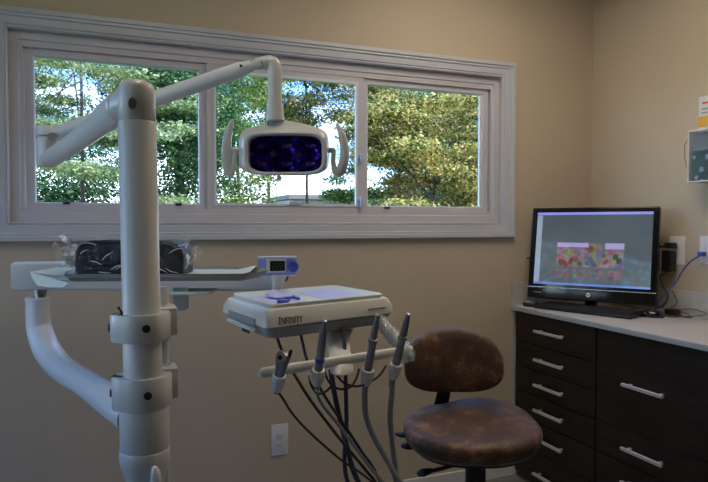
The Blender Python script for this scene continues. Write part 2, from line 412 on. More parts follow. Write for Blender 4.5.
# post
b = BM(); lathe(b, [(.17, 0), (.17, .015), (.16, .025), (.06, .03), (0, .03)], 40, Matrix.Translation((PX + .0127, PY - .005, 0))); lw('base_plate', b, M_white, light)
b = BM(); lathe(b, [(.036, .028), (.036, .86), (.0365, .87), (.0465, .905), (.0475, .910), (.0475, .93), (.0465, .9315), (0, .9315)], 40, Matrix.Translation((PX, PY, 0))); lw('lower_sleeve', b, M_cream, light)
b = BM(); lathe(b, [(.0455, .9315), (.046, .933), (.046, 1.035), (.045, 1.037), (.036, 1.037), (0, 1.037)], 40, Matrix.Translation((PX, PY, 0))); lw('post_sleeve', b, M_cream, light)
b = BM(); lathe(b, [(.0365, 1.036), (.0365, 1.17), (.0355, 1.172), (.0355, 1.565), (.0345, 1.567), (0, 1.567)], 40, Matrix.Translation((PX, PY, 0))); lw('post', b, M_cream, light)
# elbow cap
b = BM(); lathe(b, [(.033, 1.567), (.0345, 1.569), (.0345, 1.618), (.0335, 1.630), (.029, 1.640), (.020, 1.645), (0, 1.646)], 36, Matrix.Translation((PX, PY, 0)))
tube(b, [(PX, PY, 1.606), (0.017, 1.314, 1.600)], .0325, 28); elb = lw('elbow', b, M_cream, light)
b = BM(); lathe(b, [(.0, 0), (.0075, 0), (.0075, .002), (0, .002)], 16, facing((PX, PY, 1.596)) @ Matrix.Translation((.004, 0, .034)) @ Matrix.Scale(1.5, 4, (0, 1, 0))); lw('screw_cover', b, M_brown, elb)
# rear arm: towards window
b = BM(); tube(b, [(0.024, 1.295, 1.603), (0.014, 1.332, 1.600), (-0.002, 1.386, 1.595), (-0.016, 1.434, 1.590), (-0.087, 1.752, 1.579), (-0.171, 2.064, 1.565)], [.030, .0315, .0305, .0275, .026, .027], 28, round_end=1); lw('lower_arm', b, M_white, light)
b = BM(); 
for i in range(2):
    c = (-0.014, 1.434, 1.593)
kn = V(*(-0.181, 2.090, 1.570))
lathe(b, [(0, -.028), (.027, -.026), (.030, -.018), (.030, .055), (.027, .062), (0, .063)], 28, Matrix.Translation(kn))
lathe(b, [(.028, .064), (.031, .067), (.031, .088), (.026, .096), (0, .098)], 28, Matrix.Translation(kn)); kk = lw('knuckle', b, M_white, light)
b = BM(); tube(b, [(-0.159, 2.060, 1.631), (-0.162, 2.039, 1.628)], .013, 16); lw('pivot_cover', b, M_grey, kk)
b = BM(); tube(b, [kn + V(0, 0, .076), (-0.138, 2.073, 1.649), (-0.101, 2.059, 1.664), (0.123, 1.939, 1.742), (0.351, 1.806, 1.818), (0.383, 1.789, 1.829)], [.022, .021, .0225, .0235, .0225, .0165], 24); sa = lw('spring_arm', b, M_white, light)
b = BM(); q = V(*(0.349, 1.780, 1.823)); lathe(b, [(0, 0), (.004, 0), (.004, .002), (0, .0025)], 12, facing(q)); lw('screw', b, M_black, sa)
# swivel and drop tube
b = BM(); tube(b, [(0.377, 1.791, 1.826), (0.398, 1.779, 1.833)], .014, 20); tube(b, [(0.396, 1.780, 1.832), (0.411, 1.772, 1.835)], .0175, 20); lw('arm_collar', b, M_cream, light)
b = BM(); tube(b, [(0.411, 1.772, 1.832), (0.427, 1.766, 1.837), (0.438, 1.761, 1.832), (0.443, 1.760, 1.815), (0.443, 1.760, 1.786)], .0203, 24, sub=4)
tube(b, [(0.443, 1.760, 1.792), (0.443, 1.760, 1.712)], .0203, 24); tube(b, [(0.443, 1.760, 1.717), (0.443, 1.760, 1.703), (0.444, 1.759, 1.668)], [.0235, .0235, .027], 24); lw('drop_tube', b, M_cream, light)
# lamp head
HM = facing((0.465, 1.729, 1.572), RV, UP)
def hx(px, py): return ((px - 285.3) * .00288, -(py - 153.5) * .00288)
b = BM()
def head_ring(w_, ht, hb, z, k=0.0, n=48, cx=0.0):
    out = []
    for i in range(n):
        a = 2 * PI * i / n; c, s = math.cos(a), math.sin(a); e = .42
        x = math.copysign(abs(c) ** e, c) * w_ + cx; y = math.copysign(abs(s) ** e, s) * (ht if s > 0 else hb)
        if s > 0 and k: y += k * math.exp(-(x / .05) ** 2)
        out.append(V(x, y, z))
    return out
R_ = [head_ring(.05, .03, .02, -.085), head_ring(.095, .065, .035, -.078, .015), head_ring(.125, .082, .05, -.055, .022, cx=-.006), head_ring(.131, .082, .058, -.02, .018, cx=-.006), head_ring(.121, .068, .063, .0, .004), head_ring(.119, .063, .063, .008), head_ring(.113, .058, .058, .012), head_ring(.106, .0535, .0535, .010), head_ring(.104, .052, .052, -.012)]
t_ = bmesh.new(); rings(t_, R_, True, False); merge(b, t_, HM)
head = lw('lamp_head', b, M_cream, light)
b = BM(); NX, NY = 30, 20; grid = []
for j in range(NY + 1):
    row = []
    for i in range(NX + 1):
        u = i / NX * 2 - 1; v = j / NY * 2 - 1
        rr = 1.0
        x = u * .105 * math.sqrt(1 - .32 * v ** 8); y = v * .053 * math.sqrt(1 - .32 * u ** 8)
        cu = (i / NX * 3) % 1.0 - .5; cv = (j / NY * 2) % 1.0 - .5
        d = -.046 + .11 * (cu * cu + cv * cv)
        row.append(b.verts.new(HM @ V(x, y, max(-.05, min(-.010, d)))))
    grid.append(row)
for j in range(NY):
    for i in range(NX): b.faces.new((grid[j][i], grid[j][i + 1], grid[j + 1][i + 1], grid[j + 1][i]))
M_refl = mat('dichroic_reflector', (.15, .09, .46), .14, metal=1, var=.5, scale=22)
lw('reflector', b, M_refl, head, False)
for cx in (-.07, 0, .07):
    pass
b = BM(); tube(b, [HM @ V(-.08, .0, -.03), HM @ V(.08, .0, -.03)], .004, 10); lw('lamp_rod', b, M_dsteel, head)
for s in (-1, 1):
    b = BM(); ox = .120
    X0 = s * (ox + .0)
    if s > 0: pts = [hx(337, 124), hx(341.5, 134), hx(344.5, 149), hx(343, 163), hx(337, 173), hx(333, 163), hx(333.5, 150)]
    else: pts = [hx(231, 120), hx(227, 133), hx(225.5, 148), hx(226, 162), hx(229, 173), hx(233, 162), hx(233.5, 148)]
    P_ = [HM @ V(x, y, -.02) for x, y in pts]
    tube(b, P_, [.006, .012, .015, .016, .013, .008, .007], 16, sub=6, round_end=2, flat=(1, .9))
    tube(b, [HM @ V(s * .108, .012, -.025), HM @ V(s * (.140 if s > 0 else .155), .012, -.02)], .008, 14)
    lw('handle', b, M_cream, head)
b = BM(); box(b, -.006, .006, -.075, -.06, -.03, -.01, .002, 2, HM @ Matrix.Translation((-.02, -.002, 0))); lw('switch', b, M_cream, head)

# clamps on the post with the thin tray post behind
def clamp(zt, zb, off=0):
    b = BM(); ring = []
    def prof(z):
        out = []
        # around the big post: front half wide, tangential block to the left and the right
        for a in range(-180, 1, 12):
            q_ = min(1, max(0, (-118 - a) / 45)); r = .047 + .012 * q_ * q_ * (3 - 2 * q_); out.append(V(PX, PY, z) + RV * (r * math.cos(math.radians(a))) * 1.0 + FV * (r * math.sin(math.radians(a))))
        out.append(V(PX, PY, z) + RV * .047 + FV * .03); out.append(V(PX, PY, z) - RV * .02 + FV * .05); out.append(V(PX, PY, z) - RV * .060 + FV * .02)
        out.append(V(PX, PY, z) - RV * .058 - FV * .012)
        return out
    def sc(r_, k):
        c = sum(r_, V(0, 0, 0)) / len(r_); return [c + (p - c) * k for p in r_]
    for z, k in ((zb, .96), (zb + .003, 1), (zt - .003, 1), (zt, .96)): ring.append([V(p.x, p.y, z) for p in sc(prof(z), k)])
    rings(b, ring); cl = lw('clamp', b, M_cream, light)
    for (a, rr) in ((-62, .0478), (-172, .0568)):
        n_ = RV * math.cos(math.radians(a)) + FV * math.sin(math.radians(a)); c = V(PX, PY, (zt + zb) / 2 + (.002)) + n_ * rr
        if a == -172: n_ = (-RV * .93 - FV * .35).normalized(); c = V(PX, PY, (zt + zb) / 2) - RV * .0578 - FV * .0150
        bb = BM(); lathe(bb, [(.0, -.004), (.0075, -.004), (.0075, .0022), (.0045, .0022), (.0045, .0010), (0, .0010)], 18, axis_m(c, c + n_)); lw('screw', bb, M_screw, cl)
clamp(1.197, 1.144); clamp(1.075, 1.012)
b = BM(); tube(b, [V(PX, PY, 1.196) - RV * .032 - FV * .034, V(PX, PY, 1.203) - RV * .024 - FV * .036, V(PX, PY, 1.212) - RV * .033 - FV * .036], .0018, 8)
tube(b, [V(PX, PY, 1.196) - RV * .024 - FV * .036, V(PX, PY, 1.214) - RV * .031 - FV * .036], .0016, 8); lw('cable_tie', b, M_black, light)
b = BM(); tube(b, [V(PX, PY, 1.01) - RV * .038 + FV * .03, V(PX, PY, .96) - RV * .040 + FV * .03, V(PX, PY, .92) - RV * .037 + FV * .03, V(PX, PY, .885) - RV * .020 + FV * .03, V(PX, PY, .865) - RV * .004 + FV * .03], [.02, .02, .02, .016, .008], 16, sub=5, round_end=2); lw('rear_cover', b, M_bhose, light)
b = BM(); c_ = V(PX, PY, 0) + RV * .034 - FV * .042; tube(b, [c_ + V(0, 0, .78), c_ + V(0, 0, .86), c_ + V(0, 0, .893), c_ + RV * -.002 + V(0, 0, .905)], [.011, .011, .010, .007], 16, sub=3, round_end=2); lw('hose_coupler', b, M_white, light)

# ---- tray table on its thin post
tray = empty('instrument_tray_table', 'pale flat instrument tray on thin white post behind the light post', 'tray', (.100, 1.345, 0))
TP = V(.093, 1.345, 0)
b = BM(); lathe(b, [(.016, .55), (.0165, .56), (.0165, 1.141), (.019, 1.142), (.019, 1.155)], 24, Matrix.Translation(TP)); 
lathe(b, [(.0165, 1.15), (.0165, 1.205), (.0175, 1.206), (.0175, 1.238), (.0165, 1.24), (0, 1.24)], 24, Matrix.Translation(TP)); lw('support_post', b, M_cream, tray)
for z0, z1 in ((1.141, 1.203), (1.012, 1.08)):
    b = BM(); lathe(b, [(0, z0), (.021, z0), (.022, z0 + .003), (.022, z1 - .003), (.021, z1), (0, z1)], 24, Matrix.Translation(TP)); 
    box(b, -.012, .03, -.05, .01, z0 + .003, z1 - .003, .003, 2, Matrix.Translation(TP)); lw('post_collar', b, M_cream, tray)
b = BM(); lathe(b, [(.016, 1.128), (.018, 1.13), (.018, 1.141), (0, 1.141)], 20, Matrix.Translation(TP)); lw('clear_ring', b, M_latch, tray)
# tray pan: corners front-left, front-right, right tip, back right, back left, left tip
def pan(z, k, c0):
    pts = [(-0.101, 1.522, 1.234), (0.286, 1.391, 1.250), (0.352, 1.473, 1.253), (0.361, 1.577, 1.256), (0.254, 1.683, 1.262), (-0.031, 1.773, 1.260), (-0.074, 1.747, 1.256), (-0.104, 1.630, 1.245)]
    c = V(.09, 1.56, z)
    return [V(c.x + (p[0] - c.x) * k, c.y + (p[1] - c.y) * k, z) for p in pts]
b = BM(); rings(b, [pan(1.2405, .80, 0), pan(1.2405, .93, 0), pan(1.2560, 1.0, 0), pan(1.2575, 1.0, 0), pan(1.2445, .935, 0), pan(1.2435, .80, 0)]); lw('tray_pan', b, M_grey, tray, False)
b = BM(); box(b, -.045, .050, -.035, .06, -.006, 0, .002, 2, Matrix.Translation(V(*(0.168, 1.459, 1.216))) @ Matrix.Rotation(-.37, 4, 'Z'))
lw('bracket_plate', b, M_paper, tray)
b = BM(); P0 = V(*(0.128, 1.454, 1.225)); P1 = V(*(0.159, 1.441, 1.225))
o_ = []
for a in range(0, -181, -15):
    o_.append((.5 + .5 * math.cos(math.radians(a)), math.sin(math.radians(a)) * .4))
pr_ = [(1, 1.0), (0, 1.0)][::-1]
Wd = (P1 - P0).length
def tab(off): return [P0 + RV * (x * Wd) + UP * (-.044 + y * .02 if y <= 0 else 0) * 1 + FV * off for x, y in [(0, 1)] + [(1, 1)] + o_]
rings(b, [tab(0), tab(.006)]); lw('hanging_tab', b, M_grey, tray, False)
# paper liner with turned-up left end
b = BM(); NXL, NYL = 40, 10
FL_, FR_, BR_, BL_ = V(*(-0.097, 1.514, 1.241)), V(*(0.291, 1.390, 1.254)), V(*(0.349, 1.592, 1.258)), V(*(-0.041, 1.777, 1.258))
TL0, TL1 = V(*(-0.183, 1.650, 1.256)), V(*(-0.128, 1.790, 1.257))
g0 = []
for j in range(NYL + 1):
    v = j / NYL; row = []
    for i in range(NXL + 1):
        u = i / NXL
        a = TL0.lerp(TL1, v); c = FL_.lerp(BL_, v); d = FR_.lerp(BR_, v)
        if u < .15: p = a.lerp(c, u / .15); z = a.z + (1.2515 - a.z) * (u / .15)
        else: p = c.lerp(d, (u - .15) / .85); z = 1.2515
        if u > .9: z += .010 * ((u - .9) / .1)
        
        row.append(V(p.x, p.y, z + .0012 * noise.noise(V(p.x * 25, p.y * 25, 3))))
    g0.append(row)
top = [[b.verts.new(p) for p in r] for r in g0]; bot = [[b.verts.new(p - V(0, 0, .0008)) for p in r] for r in g0]
for j in range(NYL):
    for i in range(NXL):
        b.faces.new((top[j][i], top[j][i + 1], top[j + 1][i + 1], top[j + 1][i])); b.faces.new((bot[j][i], bot[j + 1][i], bot[j + 1][i + 1], bot[j][i + 1]))
lo = [V(*(-0.183, 1.650, 1.256)), V(*(-0.172, 1.603, 1.243)), V(*(-0.159, 1.566, 1.230)), V(*(-0.131, 1.539, 1.228)), V(*(-0.103, 1.514, 1.229)), V(*(-0.090, 1.507, 1.240)), V(*(-0.080, 1.502, 1.243))]
hi = [TL0.lerp(FL_, k / 6) for k in range(7)]
for off in (V(0, 0, 0), FV * -.0008):
    A_ = [b.verts.new(p + off) for p in lo]; B_ = [b.verts.new(p + off) for p in hi]
    for k in range(6): b.faces.new((A_[k], A_[k + 1], B_[k + 1], B_[k]))
lin = link('tray_paper', b, M_paper, None, True); tag(lin, 'pale green paper sheet lining the flat instrument tray, left end turned up', 'paper')

# ---- black cushion in clear plastic on the tray
bagc = V(*(0.052, 1.558, 1.246)); BM_ = Matrix.Translation((bagc.x, bagc.y, 1.2525)) @ Matrix.Rotation(-.373, 4, 'Z')
bag = empty('wrapped_cushion', 'black cushion wrapped in crinkled clear plastic on the instrument tray', 'cushion', (bagc.x, bagc.y, 1.2525), -.373)
def dprof(w_, h_, y, r, n=10):
    out = [V(-w_ / 2, y, .002), V(w_ / 2, y, .002)]
    for k in range(n + 1):
        a = PI / 2 * k / n; out.append(V(w_ / 2 - r + r * math.cos(a), y, h_ - r * .85 + r * .85 * math.sin(a)))
    for k in range(n + 1):
        a = PI / 2 + PI / 2 * k / n; out.append(V(-w_ / 2 + r + r * math.cos(a), y, h_ - r * .85 + r * .85 * math.sin(a)))
    return out
b = BM(); rings(b, [dprof(.235, .072, -.052, .04), dprof(.25, .08, -.044, .045), dprof(.25, .08, .044, .045), dprof(.235, .072, .052, .04)])
M_cush = mat('black_vinyl', (.006, .006, .007), .4, bump=.5, bscale=25, spec=.25)
link('cushion', b, M_cush, bag, True)
b = BM(); rs = []
NN = 26
for i in range(NN + 1):
    y = -.062 + .124 * i / NN; e = abs(i / NN * 2 - 1)
    base = dprof(.272 - .03 * e ** 6, .092 - .012 * e ** 6, y, .048, 22)
    rs.append([p + V(p.x * .06, 0, p.z * .5).normalized() * .009 * noise.noise(V(p.x * 42, p.y * 30, p.z * 60)) for p in base])
    for p in rs[-1]: p.z = max(p.z, .0015)
rings(b, rs); link('plastic_wrap', b, M_film, bag, False)
b = BM(); random.seed(4)
for k in range(26):
    side = -1 if k < 17 else 1
    x0 = side * (.128 + random.random() * .004); z0 = .015 + random.random() * .06; y0 = random.uniform(-.05, .04)
    ln = (.018 + random.random() * .035) if side < 0 else random.random() * .016 + .006
    for q_ in range(3):
        pass
    a0 = random.uniform(-.6, .8); w0 = random.uniform(.008, .018); prev = None
    for q_ in range(6):
        s_ = q_ / 5; c = V(x0 + side * ln * s_, y0 + .006 * math.sin(5 * s_ + k), z0 + ln * s_ * math.sin(a0) + .004 * math.sin(9 * s_ + k * 2))
        c.z = max(c.z, .01)
        w_ = w0 * (1 - .3 * s_); A, B_ = b.verts.new(c + V(0, w_ * .5, w_ * .5)), b.verts.new(c - V(0, w_ * .5, w_ * .5 if c.z > .02 else 0))
        if prev: b.faces.new((prev[0], A, B_, prev[1]))
        prev = (A, B_)
bb_ = BM()
for k in range(16):
    x = random.uniform(-.115, .11); z = random.uniform(.008, .075); dx = random.uniform(.012, .03); s_ = random.choice((-1, 1)) * random.uniform(.1, .8)
    tube(bb_, [V(x, -.058, z), V(x + dx * .5, -.0605, min(.08, max(.006, z + dx * .5 * s_ + .003))), V(x + dx, -.058, min(.08, max(.006, z + dx * s_)))], [.0004, .0011, .0004], 6, sub=3)
for k in range(9):
    x = -.12 + .24 * k / 8 + random.uniform(-.01, .01); tube(bb_, [V(x, -.05, .082 - .02 * abs(x / .12) ** 4), V(x + random.uniform(-.02, .02), -.02, .0885 - .02 * abs(x / .12) ** 4)], [.0006, .0012], 6)
link('crease_highlight', bb_, mat('white_crease_highlight', (.7, .72, .74), .25), bag, True)['kind'] = 'stuff'  # whitish tubes along the creases, painted as highlights on the plastic wrap
M_film2 = clear('gathered_plastic', (.92, .94, .94), .2, .25, bump=.7)
link('wrap_end', b, M_film2, bag, False)['kind'] = 'stuff'

# ---- delivery unit: curved arm, flat arm, console, instrument bar, display
unit = empty('delivery_unit', 'white dental delivery console with lavender lined top on a curved swing arm', 'dental unit', (.543, 1.758, 0))
b = BM(); tube(b, [(-0.198, 1.957, 1.151), (-0.198, 1.957, 1.103), (-0.193, 1.950, 1.064), (-0.169, 1.903, 1.014), (-0.124, 1.788, 0.988), (-0.068, 1.659, 0.979), (-0.021, 1.512, 0.978), (0.020, 1.399, 0.973), (0.039, 1.349, 0.970)], [.0315, .032, .034, .036, .034, .033, .034, .036, .036], 28, sub=5)
lathe(b, [(.026, 0), (.0325, .001), (.0335, .004), (.0335, .012), (.0325, .013), (.024, .013)], 28, Matrix.Translation(V(*(-0.198, 1.957, 1.149)))); lw('curved_arm', b, M_white, unit)
b = BM(); c = V(*(-0.192, 1.955, 1.154)); lathe(b, [(.018, -.012), (.018, .006), (.0155, .007), (.0155, .016), (.018, .017), (.018, .03), (0, .03)], 24, Matrix.Translation(c)); lw('spindle', b, M_dsteel, unit)
# flat swing arm
A0 = V(*(-0.267, 1.995, 1.219)); A1 = V(*(0.517, 1.967, 1.160)); ad = (A1 - A0); ad.z = 0; L = ad.length; ang = math.atan2(ad.y, ad.x)
AM = Matrix.Translation((A0.x, A0.y, 0)) @ Matrix.Rotation(ang, 4, 'Z')
b = BM(); rs = []
for x, zt, zb, wd in ((0, 1.255, 1.185, .07), (.004, 1.260, 1.180, .076), (.15, 1.259, 1.177, .08), (.45, 1.235, 1.163, .08), (L - .004, 1.205, 1.152, .076), (L, 1.2, 1.158, .07)):
    zc = (zt + zb) / 2; h = zt - zb
    rr_ = rrect(wd, h, .008, 0, 3); rs.append([AM @ V(x, p.x + wd / 2 - .02, zc + p.y) for p in rr_])
rings(b, rs); lw('swing_arm', b, M_white, unit)
# console
UA = math.radians(18.0); UM = Matrix.Translation((.541, 1.758, 0)) @ Matrix.Rotation(UA, 4, 'Z'); UW, UD = .445, .335
SK = .15; UM = UM @ Matrix(((1, SK, 0, 0), (0, 1, 0, 0), (0, 0, 1, 0), (0, 0, 0, 1)))
def rl(w_, d_, r, z, sk=0.0): 
    return [UM @ V(p.x, p.y, p.z) for p in rrect(w_, d_, r, z, 5)]
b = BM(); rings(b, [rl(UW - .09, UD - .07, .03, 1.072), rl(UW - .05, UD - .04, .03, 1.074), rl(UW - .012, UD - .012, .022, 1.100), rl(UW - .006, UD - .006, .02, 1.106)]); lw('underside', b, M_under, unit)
b = BM(); rings(b, [rl(UW - .006, UD - .006, .018, 1.1055), rl(UW, UD, .018, 1.108), rl(UW - .002, UD - .002, .02, 1.130), rl(UW - .022, UD - .018, .024, 1.150), rl(UW - .03, UD - .026, .024, 1.152), rl(UW - .06, UD - .04, .024, 1.153)]); con = lw('console_body', b, M_shell, unit)
b = BM(); rings(b, [rl(UW - .055, UD - .035, .026, 1.1531), rl(UW - .052, UD - .03, .028, 1.162), rl(UW - .058, UD - .036, .026, 1.164), rl(UW - .075, UD - .053, .024, 1.162), rl(UW - .10, UD - .078, .02, 1.1545), ], True, True); lw('tray_mat', b, M_paper, unit)
# dark panel painted for the shaded recess on the left end, with grab bar
b = BM()
def ubox(bm, x0, x1, y0, y1, z0, z1, bev=.001): box(bm, x0, x1, y0, y1, z0, z1, bev, 2, UM)
ubox(b, -.2255, -.2215, -.10, .10, 1.086, 1.122); lw('recess_shade', b, M_under, con, False)
b = BM(); tube(b, [UM @ V(-.222, -.10, 1.092), UM @ V(-.236, -.07, 1.098), UM @ V(-.236, .06, 1.098), UM @ V(-.222, .09, 1.092)], .006, 10, sub=5); lw('grab_bar', b, M_paper, con)
b = BM(); ubox(b, -.2262, -.2225, -.06, -.01, 1.078, 1.09, .0008); lw('recess_plug', b, M_black, con, False)
b = BM(); ubox(b, -.150, .170, -.1685, -.1655, 1.1035, 1.1050, .0004); lw('seam_strip', b, M_ink, con, False)
# serif lettering INFINITY on the front face
def letter(ch):
    """polygons of a serif capital in a 1-high cell; returns (width, list of quads)"""
    def st(x, w_, y0=0., y1=1.): return [(x, y0), (x + w_, y0), (x + w_, y1), (x, y1)]
    def sf(x0, x1, y, h=.07): return [(x0, y), (x1, y), (x1, y + h), (x0, y + h)]
    if ch == 'I': return .42, [st(.13, .16), sf(.02, .40, 0), sf(.02, .40, .93)]
    if ch == 'N': return .92, [st(.14, .07), st(.74, .07), [(.14, 1), (.32, 1), (.81, 0), (.67, 0)], sf(.02, .32, 0), sf(.02, .2, .93), sf(.62, .92, .93)]
    if ch == 'F': return .68, [st(.13, .16), sf(.02, .42, 0), sf(.02, .62, .93), sf(.13, .48, .48), st(.58, .05, .74, .95), st(.46, .05, .38, .64)]
    if ch == 'T': return .76, [st(.30, .16), sf(.19, .57, 0), sf(.03, .73, .93), st(.03, .05, .72, .95), st(.68, .05, .72, .95)]
    if ch == 'Y': return .80, [st(.32, .16, 0, .5), [(.08, 1), (.25, 1), (.48, .45), (.34, .45)], [(.70, 1), (.77, 1), (.48, .45), (.40, .45)], sf(.21, .59, 0), sf(.0, .33, .93), sf(.58, .86, .93)]
b = BM(); sz = .0155; LM = UM @ Matrix.Translation((-.185, -UD / 2 - .0006, 1.1135)) @ Matrix.Rotation(PI / 2, 4, 'X')
cx = 0
for k, ch in enumerate('INFINITY'):
    s_ = sz * (1.2 if k == 0 else 1)
    w_, qs = letter(ch)
    for q in qs:
        a_ = [b.verts.new(LM @ V(cx + x * s_, y * s_, 0)) for x, y in q]; c_ = [b.verts.new(LM @ V(cx + x * s_, y * s_, -.0006)) for x, y in q]
        b.faces.new(a_); b.faces.new(list(reversed(c_)))
        for i in range(4): b.faces.new((a_[i], a_[(i + 1) % 4], c_[(i + 1) % 4], c_[i]))
    cx += (w_ + .06) * s_ * .82
lw('lettering', b, M_ink, con, False)
b = BM()
for x0, x1 in ((.118, .150), (.152, .157), (.160, .178), (.181, .186)): ubox(b, x0, x1, -UD / 2 - .0012, -UD / 2 + .0005, 1.123, 1.1275, .0003)
lw('small_emblem', b, M_ink2, con, False)
b = BM(); ubox(b, -.195, -.05, -.105, .10, 1.1548, 1.1554, .0002); ubox(b, .01, .155, -.09, .11, 1.1548, 1.1554, .0002)
ln_ = lw('tray_liner', b, M_liner, unit, False); ln_.name = 'tray_liner'
# bracket, bar, side arm, holders
b = BM(); rs = []
for p, w_, d_ in (((0.613, 1.693, 1.060), .085, .05), ((0.596, 1.657, 1.044), .07, .045), ((0.580, 1.588, 1.018), .055, .042), ((0.567, 1.544, 1.006), .06, .042), ((0.559, 1.515, 0.981), .058, .040), ((0.558, 1.511, 0.977), .048, .034)):
    m_ = Matrix.Translation(V(*p)) @ Matrix.Rotation(UA, 4, 'Z'); rs.append([m_ @ q for q in rrect(w_, d_, .012, 0, 4)])
rings(b, rs); lw('bar_bracket', b, M_shell, unit)
b = BM(); B0, B1 = V(*(0.342, 1.477, 1.007)), V(*(0.764, 1.564, 1.012)); bd = (B1 - B0).normalized()
tube(b, [B0, B1], .0135, 16, flat=(.55, 1.0), round_end=2); lw('holder_bar', b, M_shell, unit)
b = BM(); tube(b, [(0.719, 1.652, 1.095), (0.735, 1.645, 1.078), (0.759, 1.614, 1.040), (0.776, 1.576, 1.011), (0.771, 1.567, 0.991)], [.013, .016, .016, .017, .014], 18, sub=4, round_end=2)
pa = lw('side_arm', b, M_white, unit)
b = BM(); P_ = smooth_path([(0.722, 1.651, 1.092), (0.759, 1.614, 1.040), (0.778, 1.575, 1.006), (0.774, 1.566, 0.985)], 10); rs = []
for i, p in enumerate(P_):
    tdir = (P_[min(i + 1, len(P_) - 1)] - P_[max(i - 1, 0)]).normalized(); u = tdir.cross(UP).normalized(); w_ = tdir.cross(u)
    rs.append([p + (u * math.cos(a * PI / 9) + w_ * math.sin(a * PI / 9)) * (.021 + .006 * noise.noise(V(i * .7, a * .9, 1))) for a in range(18)])
rings(b, rs); lw('plastic_sleeve', b, M_film2, pa, False)
H = [('h1', (0.375, 1.480, 0.963), (0.381, 1.435, 1.063)), ('h2', (0.486, 1.501, 0.962), (0.480, 1.423, 1.136)), ('h3', (0.633, 1.529, 0.941), (0.636, 1.458, 1.138)), ('h4', (0.722, 1.548, 0.945), (0.733, 1.474, 1.133))]
for k, (nm, p, q) in enumerate(H):
    p = V(*p); q = V(*q); d_ = (q - p).normalized(); b = BM()
    c = p + d_ * .022
    lathe(b, [(.011, -.026), (.0145, -.018), (.018, .004), (.0165, .020), (.0135, .022)], 20, axis_m(c, c + d_) )
    lathe(b, [(.012, 0), (.012, .02)], 12, axis_m(c + FV * .005, c + FV * .02))
    lw('instrument_holder', b, M_white, unit)
# display on stem
b = BM(); tube(b, [(0.489, 1.924, 1.150), (0.488, 1.919, 1.179), (0.487, 1.914, 1.208)], [.017, .0165, .019], 20, flat=(1, .7)); lw('display_stem', b, M_shell, unit)
DM = facing(V(*(0.487, 1.909, 1.237)), (RV * .985 + FV * .17).normalized())
b = BM(); box(b, -.061, .061, -.030, .027, -.024, .010, .006, 3, DM); disp = lw('display_housing', b, M_lav, unit)
b = BM(); box(b, -.061, .060, .022, .0305, -.025, .009, .003, 2, DM); box(b, -.02, .058, -.032, -.026, -.02, .008, .002, 2, DM); lw('housing_trim', b, M_shell, disp)
b = BM(); box(b, -.036, .026, -.020, .022, .0095, .012, .001, 1, DM); lw('screen_surround', b, M_shell, disp, False)
M_lcd = mat('lcd_screen', (.02, .02, .015), .15); M_seg = mat('lcd_digits', (.07, .075, .06), .4)
b = BM(); box(b, -.024, .023, -.015, .017, .0118, .0128, .0003, 1, DM); lcd = lw('lcd', b, M_lcd, disp, False)
b = BM()
for x in (-.012, 0, .012):
    for dx, dy, w_, h_ in ((0, .009, .007, .0012), (0, -.009, .007, .0012), (0, 0, .007, .0012), (.0035, .004, .0012, .008), (-.0035, -.004, .0012, .008)):
        box(b, x + dx - w_ / 2, x + dx + w_ / 2, dy - h_ / 2, dy + h_ / 2, .0128, .0131, 0, 1, DM)
lw('digits', b, M_seg, lcd, False)
b = BM(); kx = DM @ V(.049, -.002, .009); lathe(b, [(.017, 0), (.0175, .004), (.0165, .012), (.014, .014), (0, .0145)], 24, axis_m(kx, DM @ V(.049, -.002, 1))); lw('knob', b, M_blue, disp)
b = BM(); tube(b, [DM @ V(.035, -.03, -.01), DM @ V(.031, -.042, -.012), DM @ V(.026, -.05, -.012)], .0028, 8, sub=3); lw('display_cord', b, M_black, disp)
# umbilical hoses
def uh(pts, r, m): 
    b = BM(); tube(b, pts, r, 10, sub=6); lw('hose', b, m, unit)
BOX = V(.93, 1.62, 0)
uh([(0.598, 1.613, 1.082), (0.595, 1.593, 1.036), (0.594, 1.582, 0.963), (0.597, 1.581, 0.830), (0.601, 1.580, 0.651), (.72, 1.55, .45), (.82, 1.6, .12), (.90, 1.62, .10)], .006, M_bhose)
uh([(0.542, 1.554, 0.979), (0.552, 1.566, 0.935), (0.574, 1.579, 0.847), (0.604, 1.589, 0.742), (0.633, 1.578, 0.647), (.76, 1.56, .4), (.85, 1.6, .12), (.90, 1.60, .10)], .0075, M_bhose)
uh([(0.425, 1.681, 1.060), (0.429, 1.658, 1.033), (0.442, 1.620, 0.990), (0.462, 1.602, 0.951), (0.499, 1.587, 0.888), (0.570, 1.560, 0.787), (0.635, 1.534, 0.702), (0.671, 1.520, 0.647), (.80, 1.52, .4), (.87, 1.6, .12), (.91, 1.64, .10)], .0042, M_dhose)
uh([(0.481, 1.637, 1.074), (0.483, 1.615, 1.040), (0.489, 1.591, 0.997), (0.525, 1.577, 0.916), (0.582, 1.555, 0.823), (0.625, 1.538, 0.752), (0.671, 1.520, 0.669), (.80, 1.52, .35), (.88, 1.62, .10)], .0042, M_dhose)
def loop(pts): uh(pts, .0032, M_dhose)
loop([(0.549, 1.546, 0.986), (0.552, 1.534, 0.969), (0.566, 1.518, 0.951), (0.599, 1.516, 0.939), (0.637, 1.523, 0.943), (0.672, 1.530, 0.957), (0.698, 1.542, 0.980)])
loop([(0.518, 1.537, 0.996), (0.517, 1.526, 0.977), (0.525, 1.513, 0.956), (0.547, 1.504, 0.940), (0.574, 1.494, 0.945), (0.592, 1.497, 0.964), (0.607, 1.513, 0.985)])
loop([(0.474, 1.533, 0.974), (0.473, 1.512, 0.956), (0.487, 1.506, 0.935), (0.510, 1.508, 0.935), (0.537, 1.530, 0.948), (0.543, 1.549, 0.975)])
